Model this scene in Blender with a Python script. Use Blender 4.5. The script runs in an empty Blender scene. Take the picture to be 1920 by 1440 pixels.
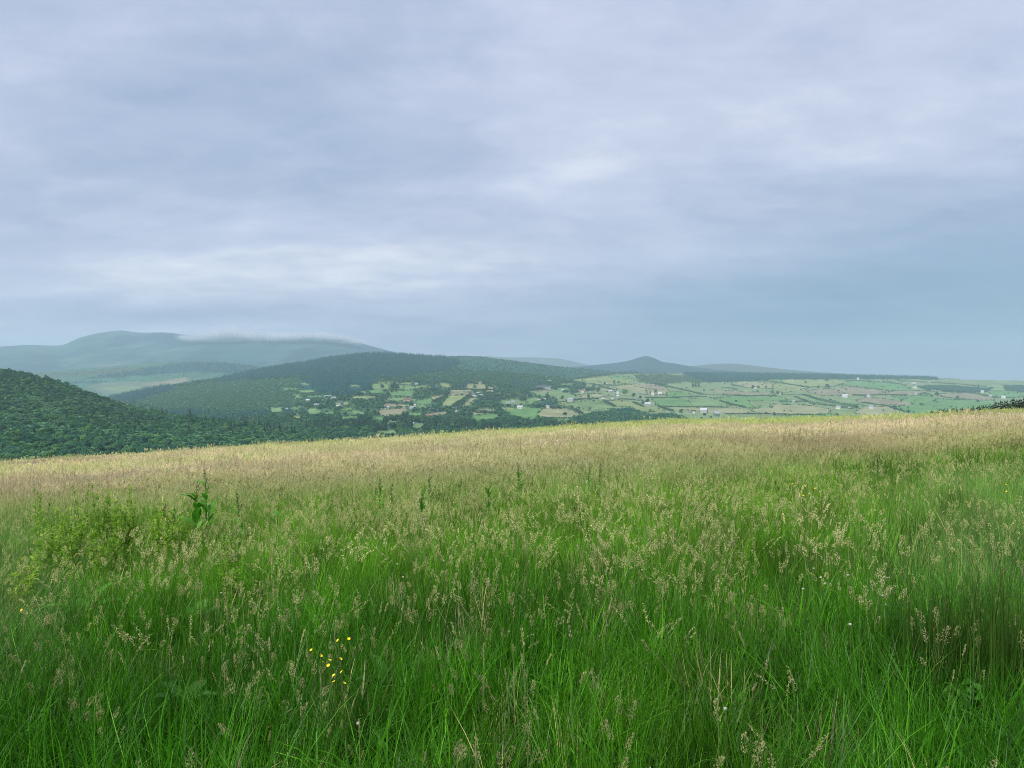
import bpy, math, random
import numpy as np
from mathutils import Vector, Matrix, noise as mnoise

random.seed(11)
RNG = np.random.default_rng(11)
S = bpy.context.scene
COL = S.collection

# ------------------------------------------------------------------ camera, sky, sun, exposure
EYE, FPX, CX, HY = 1.65, 1440.0, 960.0, 700.0        # eye height, focal length and eye level in photo pixels
cam_d = bpy.data.cameras.new("camera")
cam_d.sensor_fit = 'HORIZONTAL'
cam_d.sensor_width = 36.0
cam_d.lens = FPX / 1920 * 36.0
cam_d.shift_y = -(720.0 - HY) / 1920.0
cam_d.clip_start, cam_d.clip_end = 0.05, 60000.0
cam = bpy.data.objects.new("camera", cam_d)
cam.location = (0, 0, EYE)
cam.rotation_euler = (math.radians(90), 0, 0)
COL.objects.link(cam)
S.camera = cam

SUN_EL, SUN_AZ = math.radians(48), math.radians(-138)
sd = bpy.data.lights.new("sun", 'SUN')
sd.energy, sd.angle, sd.color = 1.5, math.radians(20), (1.0, 0.965, 0.9)
sun = bpy.data.objects.new("sun", sd)
sdir = Vector((math.sin(SUN_AZ) * math.cos(SUN_EL), math.cos(SUN_AZ) * math.cos(SUN_EL), math.sin(SUN_EL)))
sun.rotation_euler = sdir.to_track_quat('Z', 'Y').to_euler()
sun.location = (0, 0, 900)
COL.objects.link(sun)

S.view_settings.view_transform = 'Standard'
S.view_settings.look = 'None'
S.view_settings.exposure = 1.6
S.view_settings.gamma = 1.0
S.view_settings.use_curve_mapping = False
S.render.engine = 'CYCLES'
S.cycles.use_denoising = True
S.cycles.denoiser = 'OPENIMAGEDENOISE'
S.cycles.denoising_input_passes = 'RGB_ALBEDO_NORMAL'
S.cycles.denoising_prefilter = 'NONE'
S.cycles.filter_width = 0.95
S.cycles.volume_bounces = 1
S.cycles.max_bounces = 6
S.cycles.diffuse_bounces = 3
S.cycles.transmission_bounces = 3
S.cycles.transparent_max_bounces = 8
S.cycles.sample_clamp_indirect = 6.0


class NT:
    """small helper for node trees"""
    def __init__(self, nt):
        self.nt = nt; self.n = nt.nodes; self.l = nt.links
    def new(self, t, **kw):
        nd = self.n.new(t)
        for k, v in kw.items(): setattr(nd, k, v)
        return nd
    def put(self, sock, v):
        if hasattr(v, 'is_output') or isinstance(v, bpy.types.NodeSocket): self.l.new(v, sock)
        else: sock.default_value = v
    def m(self, op, a, b=None, c=None, clamp=False):
        nd = self.new('ShaderNodeMath', operation=op); nd.use_clamp = clamp
        self.put(nd.inputs[0], a)
        if b is not None: self.put(nd.inputs[1], b)
        if c is not None: self.put(nd.inputs[2], c)
        return nd.outputs[0]
    def mix(self, f, a, b, blend='MIX'):
        nd = self.new('ShaderNodeMix', data_type='RGBA', blend_type=blend)
        self.put(nd.inputs[0], f)
        for s, v in ((nd.inputs[6], a), (nd.inputs[7], b)):
            if isinstance(v, tuple): v = (*v, 1.0) if len(v) == 3 else v
            self.put(s, v)
        return nd.outputs[2]
    def ramp(self, f, stops):
        nd = self.new('ShaderNodeValToRGB')
        self.put(nd.inputs[0], f)
        e = nd.color_ramp.elements
        while len(e) < len(stops): e.new(0.5)
        for k, (p, c) in enumerate(stops):
            e[k].position = p; e[k].color = (*c, 1.0)
        return nd.outputs[0]
    def rng(self, v, a, b, c=0.0, d=1.0, smooth=True):
        nd = self.new('ShaderNodeMapRange'); nd.interpolation_type = 'SMOOTHSTEP' if smooth else 'LINEAR'
        for i, x in enumerate((v, a, b, c, d)): self.put(nd.inputs[i], x)
        return nd.outputs[0]
    def noise(self, vec, scale, detail=4.0, rough=0.55, dist=0.0):
        nd = self.new('ShaderNodeTexNoise')
        if vec is not None: self.put(nd.inputs['Vector'], vec)
        nd.inputs['Scale'].default_value = scale; nd.inputs['Detail'].default_value = detail
        nd.inputs['Roughness'].default_value = rough; nd.inputs['Distortion'].default_value = dist
        return nd.outputs[0]
    def vmul(self, v, k):
        nd = self.new('ShaderNodeVectorMath', operation='MULTIPLY')
        self.put(nd.inputs[0], v); self.put(nd.inputs[1], k)
        return nd.outputs[0]


world = bpy.data.worlds.new("World")
S.world = world
world.use_nodes = True
world.node_tree.nodes.clear()
W = NT(world.node_tree)
WS = 0.1
sky = W.new('ShaderNodeTexSky', sky_type='NISHITA')
sky.sun_disc = False
sky.sun_elevation, sky.sun_rotation = SUN_EL, SUN_AZ
sky.altitude = 200
tc = W.new('ShaderNodeTexCoord')
sep = W.new('ShaderNodeSeparateXYZ'); W.put(sep.inputs[0], tc.outputs['Generated'])
dx, dy, dz = sep.outputs
az = W.m('ARCTAN2', dx, dy)                       # bearing, 0 = straight ahead
el = W.m('ARCSINE', dz)
zc = W.m('ADD', W.m('MAXIMUM', dz, 0.0), 0.20)
comb = W.new('ShaderNodeCombineXYZ')              # the cloud deck as a flat layer overhead
W.put(comb.inputs[0], W.m('DIVIDE', dx, zc)); W.put(comb.inputs[1], W.m('DIVIDE', dy, zc))
deck = comb.outputs[0]
deck_s = W.vmul(deck, (0.55, 1.0, 1.0))
n_big = W.noise(deck_s, 0.70, 5, 0.55, 0.6)
n_mid = W.noise(deck_s, 2.1, 6, 0.6, 0.3)
rot = W.new('ShaderNodeMapping'); rot.inputs['Rotation'].default_value = (0, 0, math.radians(-24)); rot.inputs['Scale'].default_value = (0.42, 1.0, 1.0); W.put(rot.inputs[0], deck)
n_str = W.noise(rot.outputs[0], 1.9, 7, 0.6, 0.5)
n_fin = W.noise(W.vmul(deck, (0.8, 1.0, 1.0)), 5.5, 6, 0.6, 0.3)
def lobe(px, py, sx, sy, amp):
    a0 = math.atan((px - CX) / FPX); e0 = math.atan((HY - py) / FPX * math.cos(a0))
    p = W.m('ADD', W.m('POWER', W.m('ABSOLUTE', W.m('DIVIDE', W.m('SUBTRACT', az, a0), sx / FPX)), 2.0),
            W.m('POWER', W.m('ABSOLUTE', W.m('DIVIDE', W.m('SUBTRACT', el, e0), sy / FPX)), 2.0))
    return W.m('MULTIPLY', W.m('POWER', 2.71828, W.m('MULTIPLY', p, -1.0)), amp)
b = W.m('MULTIPLY', W.m('SUBTRACT', n_big, 0.5), 0.85)
b = W.m('ADD', b, W.m('MULTIPLY', W.m('SUBTRACT', n_mid, 0.5), 0.50))
b = W.m('ADD', b, W.m('MULTIPLY', W.m('SUBTRACT', n_str, 0.5), 0.55))
b = W.m('ADD', b, W.m('MULTIPLY', W.m('SUBTRACT', n_fin, 0.5), 0.46))
b = W.m('ADD', b, 0.57)
for L in ((1085, 325, 190, 80, 0.25), (1650, 190, 330, 150, 0.16), (800, 475, 300, 44, 0.26), (480, 545, 520, 50, 0.18), (640, 250, 380, 110, -0.26),
          (330, 622, 420, 22, 0.26), (120, 120, 420, 160, 0.03), (1450, 610, 560, 80, -0.30), (1900, 540, 380, 150, -0.32), (1880, 690, 300, 16, 0.18),
          (1000, 60, 300, 120, 0.05), (1500, 430, 300, 80, 0.06), (100, 600, 260, 24, -0.22), (250, 500, 300, 40, 0.10), (700, 640, 260, 20, -0.06)):
    b = W.m('ADD', b, lobe(*L))
cloud = W.ramp(b, [(0.0, (0.27, 0.385, 0.55)), (0.28, (0.335, 0.43, 0.615)), (0.50, (0.445, 0.515, 0.69)), (0.75, (0.60, 0.65, 0.81)), (1.0, (0.86, 0.88, 0.95))])
blue = W.m('ADD', lobe(1800, 600, 560, 130, 0.8), lobe(1350, 640, 420, 60, 0.30), clamp=True)
cloud = W.mix(blue, cloud, W.mix(0.65, cloud, (0.14, 0.30, 0.485)))
clear = W.rng(n_mid, 0.3, 0.75, 0.01, 0.05)
EX = 1.03 / (WS * 2 ** S.view_settings.exposure)
scaled = W.mix(1.0, cloud, (EX, EX, EX), 'MULTIPLY')
colr = W.mix(clear, scaled, sky.outputs[0])
bg = W.new('ShaderNodeBackground'); bg.inputs[1].default_value = WS
W.put(bg.inputs[0], colr)
wo = W.new('ShaderNodeOutputWorld'); W.l.new(bg.outputs[0], wo.inputs[0])

# ------------------------------------------------------------------ general helpers
def link(o, parent=None):
    COL.objects.link(o)
    if parent is not None: o.parent = parent
    return o
def tag(o, label=None, cat=None, group=None, kind=None):
    if label: o['label'] = label
    if cat: o['category'] = cat
    if group: o['group'] = group
    if kind: o['kind'] = kind
    return o
def mesh_data(name, verts, faces, mats=(), fm=None, smooth=False):
    """verts (n,3); faces: array (m,k) or list of such arrays"""
    me = bpy.data.meshes.new(name)
    verts = np.asarray(verts, np.float32).reshape(-1, 3)
    if not isinstance(faces, list): faces = [faces]
    faces = [np.asarray(f, np.int32) for f in faces if len(f)]
    me.vertices.add(len(verts)); me.vertices.foreach_set("co", verts.ravel())
    if faces:
        tot = np.concatenate([np.full(len(f), f.shape[1], np.int32) for f in faces])
        loops = np.concatenate([f.ravel() for f in faces])
        me.loops.add(len(loops)); me.loops.foreach_set("vertex_index", loops)
        me.polygons.add(len(tot))
        me.polygons.foreach_set("loop_start", np.concatenate([[0], np.cumsum(tot)[:-1]]).astype(np.int32))
        me.polygons.foreach_set("loop_total", tot)
        if fm is not None: me.polygons.foreach_set("material_index", np.asarray(fm, np.int32))
        me.polygons.foreach_set("use_smooth", np.full(len(tot), smooth))
    for m in mats: me.materials.append(m)
    me.update(calc_edges=True)
    return me
def obj(name, me, parent=None):
    return link(bpy.data.objects.new(name, me), parent)
def face_color(me, name, cols):
    at = me.attributes.new(name, 'FLOAT_COLOR', 'FACE')
    c = np.ones((len(cols), 4), np.float32); c[:, :3] = cols
    at.data.foreach_set("color", c.ravel())

_P = RNG.random((256, 256)).astype(np.float64)
def vnoise(x, y):
    xi, yi = np.floor(x).astype(int), np.floor(y).astype(int)
    fx, fy = x - xi, y - yi
    fx, fy = fx * fx * (3 - 2 * fx), fy * fy * (3 - 2 * fy)
    g = lambda a, b: _P[a & 255, b & 255]
    return (g(xi, yi) * (1 - fx) + g(xi + 1, yi) * fx) * (1 - fy) + (g(xi, yi + 1) * (1 - fx) + g(xi + 1, yi + 1) * fx) * fy
def fbm(x, y, o=4):
    s, a, t = 0.0, 0.5, 0.0
    for k in range(o):
        s = s + a * vnoise(x * 2 ** k + 17.3 * k, y * 2 ** k + 5.1 * k); t += a; a *= 0.5
    return s / t
def curve(pts):
    xs = np.array([p[0] for p in pts], float); ys = np.array([p[1] for p in pts], float)
    def f(x):
        x = np.asarray(x, float)
        d = 9.0                                            # soften the corners of the polyline
        return sum(np.interp(x + k * d, xs, ys) for k in (-1, -0.5, 0, 0.5, 1)) / 5
    return f
def in_poly(px, py, poly):
    r = np.zeros(px.shape, bool); n = len(poly)
    for i in range(n):
        x1, y1 = poly[i]; x2, y2 = poly[(i + 1) % n]
        if y1 == y2: continue
        c = ((y1 > py) != (y2 > py)) & (px < (x2 - x1) * (py - y1) / (y2 - y1) + x1)
        r ^= c
    return r

# ------------------------------------------------------------------ materials
def principled(name, color=(0.5, 0.5, 0.5), rough=0.7, spec=0.3):
    m = bpy.data.materials.new(name); m.use_nodes = True
    N = NT(m.node_tree); p = N.n['Principled BSDF']
    p.inputs['Base Color'].default_value = (*color, 1); p.inputs['Roughness'].default_value = rough
    p.inputs['Specular IOR Level'].default_value = spec
    return m, N, p
def leafy(name, stops, rough=0.6, trans=0.25, attr=None, spec=0.25, isl=((0.5, 0.55, 0.6), (0.95, 0.95, 0.95), (1.35, 1.28, 1.1), (2.2, 1.85, 1.6))):
    """foliage: colour by per-tree random (or by the tuft's own tint), part of the light passes through"""
    m, N, p = principled(name, rough=rough, spec=spec)
    if attr:
        a = N.new('ShaderNodeAttribute', attribute_type='INSTANCER', attribute_name=attr)
        geo = N.new('ShaderNodeNewGeometry')
        c = N.mix(1.0, a.outputs['Color'], N.ramp(geo.outputs['Random Per Island'], [(0, isl[0]), (0.55, isl[1]), (0.85, isl[2]), (1, isl[3])]), 'MULTIPLY')
    else:
        oi = N.new('ShaderNodeObjectInfo'); geo = N.new('ShaderNodeNewGeometry')
        c = N.ramp(oi.outputs['Random'], stops)
        c = N.mix(1.0, c, N.ramp(geo.outputs['Random Per Island'], [(0, (0.7, 0.72, 0.75)), (0.5, (1, 1, 1)), (1, (1.35, 1.3, 1.15))]), 'MULTIPLY')
    N.put(p.inputs['Base Color'], c)
    t = N.new('ShaderNodeBsdfTranslucent'); N.put(t.inputs[0], N.mix(1.0, c, (1.15, 1.25, 0.8), 'MULTIPLY'))
    mx = N.new('ShaderNodeMixShader'); mx.inputs[0].default_value = trans
    N.l.new(p.outputs[0], mx.inputs[1]); N.l.new(t.outputs[0], mx.inputs[2])
    N.l.new(mx.outputs[0], N.n['Material Output'].inputs[0])
    return m
M = {}
M['broadleaf'] = leafy('broadleaf_foliage', [(0, (0.030, 0.120, 0.095)), (0.35, (0.050, 0.170, 0.115)), (0.7, (0.072, 0.210, 0.118)), (0.88, (0.105, 0.260, 0.12)), (1, (0.15, 0.31, 0.115))], trans=0.38)
M['light_leaf'] = leafy('young_wood_foliage', [(0, (0.070, 0.19, 0.105)), (0.6, (0.090, 0.23, 0.115)), (1, (0.12, 0.27, 0.12))], trans=0.2)
M['conifer'] = leafy('conifer_foliage', [(0, (0.018, 0.115, 0.122)), (0.6, (0.026, 0.14, 0.14)), (1, (0.040, 0.17, 0.14))], trans=0.1)  # far conifers: bluish haze is put into the leaf colour
M['spire'] = leafy('spire_foliage', [(0, (0.018, 0.075, 0.060)), (1, (0.036, 0.115, 0.075))], trans=0.2)
M['dark_conifer'] = leafy('young_conifer_foliage', [(0, (0.010, 0.030, 0.014)), (1, (0.024, 0.060, 0.022))], trans=0.1)
M['hedge'] = leafy('hedge_foliage', [(0, (0.028, 0.095, 0.06)), (1, (0.042, 0.12, 0.07))], trans=0.15)
M['grass'] = leafy('grass_blades', None, rough=0.45, trans=0.42, attr='tint', spec=0.3)
M['seed'] = leafy('grass_seed_heads', None, rough=0.7, trans=0.4, attr='tint', spec=0.2, isl=((0.8, 0.8, 0.8), (1, 1, 1), (1.15, 1.13, 1.1), (1.35, 1.3, 1.25)))
M['stalk'] = leafy('flowering_stalks', [(0, (0.10, 0.17, 0.04)), (1, (0.24, 0.25, 0.10))], rough=.6, trans=.2)
M['bark'], N, p = principled('bark', (0.09, 0.07, 0.05), 0.9)
N.put(p.inputs['Base Color'], N.ramp(N.noise(None, 6), [(0.3, (0.05, 0.04, 0.03)), (0.7, (0.14, 0.11, 0.08))]))
M['dock_leaf'] = leafy('dock_leaves', [(0, (0.085, 0.28, 0.030)), (1, (0.15, 0.38, 0.05))], rough=0.55, trans=0.4, spec=0.15)
M['dull_leaf'] = leafy('dull_leaves', [(0, (0.040, 0.13, 0.018)), (1, (0.060, 0.17, 0.025))], rough=0.6, trans=0.3, spec=0.15)
M['weed_leaf'] = leafy('yellow_green_leaves', [(0, (0.17, 0.34, 0.025)), (1, (0.28, 0.44, 0.040))], rough=0.5, trans=0.35)
M['rush'] = leafy('rush_stems', [(0, (0.034, 0.080, 0.010)), (1, (0.050, 0.110, 0.014))], rough=0.6, trans=0.15, spec=0.15)
M['stem'], N, p = principled('plant_stem', (0.11, 0.12, 0.04), 0.6)
M['brown_seed'], N, p = principled('ripe_dock_seed', (0.20, 0.10, 0.04), 0.7)
M['rush_seed'], N, p = principled('rush_seed', (0.11, 0.085, 0.045), 0.7)
M['green_seed'], N, p = principled('green_dock_seed', (0.15, 0.22, 0.06), 0.7)
M['petal'], N, p = principled('buttercup_petal', (0.78, 0.60, 0.02), 0.5, 0.3)
M['clover'], N, p = principled('clover_floret', (0.56, 0.57, 0.47), 0.8)

def wall_mat(name, col):
    m, N, p = principled(name, col, 0.8)
    g = N.new('ShaderNodeTexCoord')
    n = N.noise(g.outputs['Object'], 0.6, 5)
    N.put(p.inputs['Base Color'], N.mix(N.rng(n, 0.4, 0.8), col, tuple(c * 0.8 for c in col)))
    return m
WALL = {'white': wall_mat('white_render', (0.62, 0.61, 0.58)), 'cream': wall_mat('cream_render', (0.66, 0.60, 0.48)),
        'grey': wall_mat('grey_render', (0.38, 0.38, 0.37)), 'pink': wall_mat('pinkish_boarding', (0.48, 0.33, 0.28)),
        'green': wall_mat('green_sheeting', (0.10, 0.17, 0.12))}
ROOF = {'slate': wall_mat('slate_roof', (0.10, 0.11, 0.13)), 'pale': wall_mat('pale_sheet_roof', (0.27, 0.31, 0.35)),
        'white': wall_mat('white_sheet_roof', (0.46, 0.49, 0.52)), 'red': wall_mat('red_tile_roof', (0.27, 0.10, 0.07)),
        'brown': wall_mat('brown_tile_roof', (0.18, 0.12, 0.09))}
M['window'], N, p = principled('window_glass', (0.03, 0.035, 0.04), 0.15, 0.5)

def ground_mat(name, stops, scale, stretch=(1, 1, 1), second=None):
    m, N, p = principled(name, rough=0.9, spec=0.1)
    g = N.new('ShaderNodeTexCoord')
    v = N.vmul(g.outputs['Object'], stretch)
    c = N.ramp(N.noise(v, scale, 7, 0.62, 0.4), stops)
    if second:
        c = N.mix(N.rng(N.noise(v, second[1], 5, 0.6, 0.6), second[2], second[3]), c, second[0])
    N.put(p.inputs['Base Color'], c)
    return m
M['mountain'] = ground_mat('moorland_slope', [(0.34, (0.008, 0.055, 0.065)), (0.48, (0.022, 0.095, 0.09)), (0.60, (0.055, 0.125, 0.105)), (0.7, (0.15, 0.17, 0.14))], 0.0022, (1, 0.45, 3.0),  # blue-green tint of distant haze is mixed into these slope colours
                           ((0.008, 0.055, 0.062), 0.0012, 0.53, 0.60))
M['far_hill'] = ground_mat('far_heath_slope', [(0.3, (0.045, 0.085, 0.06)), (0.7, (0.09, 0.125, 0.08))], 0.0012, (1, 1, 2), ((0.05, 0.085, 0.05), 0.001, 0.55, 0.7))
M['cone_hill'] = ground_mat('heather_slope', [(0.3, (0.012, 0.06, 0.075)), (0.7, (0.03, 0.085, 0.09))], 0.002, (1, 1, 2))
M['wood_floor'] = ground_mat('woodland_floor', [(0.3, (0.028, 0.10, 0.07)), (0.7, (0.045, 0.14, 0.09))], 0.03)
M['lowland'] = ground_mat('lowland_pasture', [(0.3, (0.07, 0.12, 0.06)), (0.7, (0.16, 0.18, 0.10))], 0.004)
m, N, p = principled('farmland', rough=0.9, spec=0.1)
a = N.new('ShaderNodeAttribute', attribute_name='land')
g = N.new('ShaderNodeTexCoord')
n1 = N.noise(g.outputs['Object'], 0.012, 6, 0.65); n2 = N.noise(N.vmul(g.outputs['Object'], (1, 0.25, 1)), 0.05, 4, 0.6)
c = N.mix(1.0, a.outputs['Color'], N.ramp(n1, [(0.28, (0.72, 0.76, 0.72)), (0.5, (1, 1, 1)), (0.72, (1.25, 1.18, 1.2))]), 'MULTIPLY')
c = N.mix(1.0, c, N.ramp(n2, [(0.3, (0.88, 0.9, 0.88)), (0.7, (1.1, 1.08, 1.1))]), 'MULTIPLY')
N.put(p.inputs['Base Color'], c)
M['farmland'] = m

# ------------------------------------------------------------------ far terrain: real hills at their own distances
class Sheet:
    """a hillside: columns fan out from the viewpoint, rows climb from the foot to the crest, then down the back"""
    def __init__(s, name, x0, x1, dx, top, ybot, Ybot, Ytop, rows, mat, drop=(60, 400), amp=0.0, nscale=0.002, kind='structure', power=1.0, ysteep=1.0):
        s.top, s.ybot, s.Ybot, s.Ytop, s.power, s.ysteep = curve(top), ybot, Ybot, curve(Ytop), power, ysteep
        s.xs = np.arange(x0, x1 + dx, dx, dtype=float); s.ts = np.linspace(0, 1, rows)
        X, T = np.meshgrid(s.xs, s.ts)
        P = s.at_t(X, T)
        if amp:
            nz = (fbm(P[..., 0] * nscale, P[..., 1] * nscale, 5) - 0.5) * 2 * amp
            P[..., 2] += nz * np.minimum(1, (1 - T) * 4) * np.minimum(1, T * 4)
        last = P[-1]
        back = [P]
        for d, z in ((0.03, -drop[0]), (0.2, -drop[1]), (0.35, -drop[1] * 2)):
            q = last.copy(); q[:, 0] *= 1 + d; q[:, 1] *= 1 + d; q[:, 2] += z; back.append(q[None])
        first = P[0].copy(); first[:, 2] -= 40; first[:, 0] *= 0.97; first[:, 1] *= 0.97
        P = np.concatenate([first[None]] + back)
        s.P = P; r, c = P.shape[:2]
        i = np.arange(r * c).reshape(r, c)
        F = np.stack([i[:-1, :-1], i[:-1, 1:], i[1:, 1:], i[1:, :-1]], -1).reshape(-1, 4)
        s.me = mesh_data(name, P.reshape(-1, 3), F, [mat], smooth=True)
        s.o = tag(obj(name, s.me), kind=kind)
        s.r, s.c = r, c
    def at_t(s, x, t):
        x, t = np.asarray(x, float), np.asarray(t, float)
        y = s.ybot + (s.top(x) - s.ybot) * t ** s.power
        Y = s.Ybot * (s.Ytop(x) / s.Ybot) ** (t ** s.ysteep)
        return np.stack([(x - CX) / FPX * Y, Y, EYE - (y - HY) / FPX * Y], -1)
    def at(s, x, y):
        t = np.clip((s.ybot - y) / (s.ybot - s.top(x)), 0, 1) ** (1 / s.power)
        return s.at_t(x, t)

MOUNTAIN = Sheet('mountain', -700, 1000, 4,
    [(-700, 668), (-300, 655), (0, 650), (60, 646), (85, 648), (118, 648), (145, 634), (180, 625), (225, 619), (262, 624), (310, 623), (350, 628), (400, 631), (500, 632), (560, 629), (602, 628), (640, 634), (700, 650), (740, 661), (800, 676), (1000, 705)],
    722, 6500, [(-700, 10200), (0, 9800), (225, 10600), (450, 10000), (600, 10300), (740, 9800), (1000, 9000)], 90, M['mountain'], drop=(120, 450), amp=55, nscale=0.0014)
MOOR = Sheet('hill', -600, 760, 4,
    [(-600, 712), (0, 700), (100, 696), (180, 690), (300, 679), (400, 677), (470, 684), (540, 692), (640, 702), (760, 712)],
    775, 3600, [(-600, 5600), (0, 5800), (400, 6300), (760, 5600)], 70, M['farmland'], drop=(50, 160), amp=8, nscale=0.002)
CONE = Sheet('hill', 1000, 1640, 3,
    [(1000, 698), (1060, 690), (1100, 686), (1150, 681), (1182, 676), (1198, 669.5), (1213, 666.5), (1226, 670.5), (1242, 679.5), (1258, 680), (1290, 686), (1340, 693), (1400, 698), (1640, 706)],
    720, 5800, [(1000, 7600), (1213, 8000), (1640, 7400)], 50, M['cone_hill'], drop=(60, 200), amp=7, nscale=0.002)
EASTHILL = Sheet('hill', 1180, 1800, 3,
    [(1180, 700), (1240, 692), (1290, 687), (1330, 683), (1362, 681), (1400, 684), (1450, 690), (1490, 694), (1540, 698), (1640, 704), (1800, 710)],
    722, 8600, [(1180, 10400), (1800, 10000)], 40, M['far_hill'], drop=(60, 250), amp=9, nscale=0.0015)
FARHILL = Sheet('hill', 780, 1260, 4,
    [(780, 684), (860, 674), (905, 667), (950, 670), (1000, 670), (1050, 672), (1080, 679), (1110, 686), (1180, 694), (1260, 702)],
    722, 11500, [(780, 14000), (1260, 14000)], 40, M['far_hill'], drop=(80, 300), amp=10, nscale=0.001)
VALLEY = Sheet('farmland', -560, 2480, 2,
    [(-560, 775), (0, 765), (200, 748), (270, 732), (350, 718), (430, 706), (500, 691), (570, 680), (640, 668), (700, 662.5), (760, 665), (820, 670), (860, 667), (900, 668.5), (960, 676), (1000, 681), (1050, 687.5), (1100, 692), (1150, 697), (1250, 700), (1500, 702.5), (1740, 708), (1800, 712), (1920, 714), (2100, 716), (2480, 718)],
    868, 680, [(-560, 2600), (0, 2800), (250, 3300), (430, 3700), (700, 4200), (1000, 4500), (1300, 5000), (1920, 5600), (2480, 5600)], 150, M['farmland'], drop=(25, 120))
LEFTHILL = Sheet('wooded_hill', -640, 660, 4,
    [(-640, 652), (-300, 673), (-120, 685), (-40, 694), (0, 696), (60, 704), (130, 724), (190, 748), (230, 762), (300, 778), (400, 790), (480, 803), (540, 816), (660, 840)],
    880, 400, [(-640, 1150), (0, 1080), (200, 980), (400, 900), (660, 820)], 60, M['wood_floor'], drop=(14, 60))
# the lowland plain that all of it stands on
R0 = 15500.0; th = np.linspace(0, 2 * math.pi, 97)[:-1]
pv = [(0, 0, -205.0)] + [(R0 * math.cos(t), R0 * math.sin(t), -205.0) for t in th]
pf = [(0, 1 + k, 1 + (k + 1) % 96) for k in range(96)]
tag(obj('lowland', mesh_data('lowland', pv, np.array(pf), [M['lowland']])), kind='structure')

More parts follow.
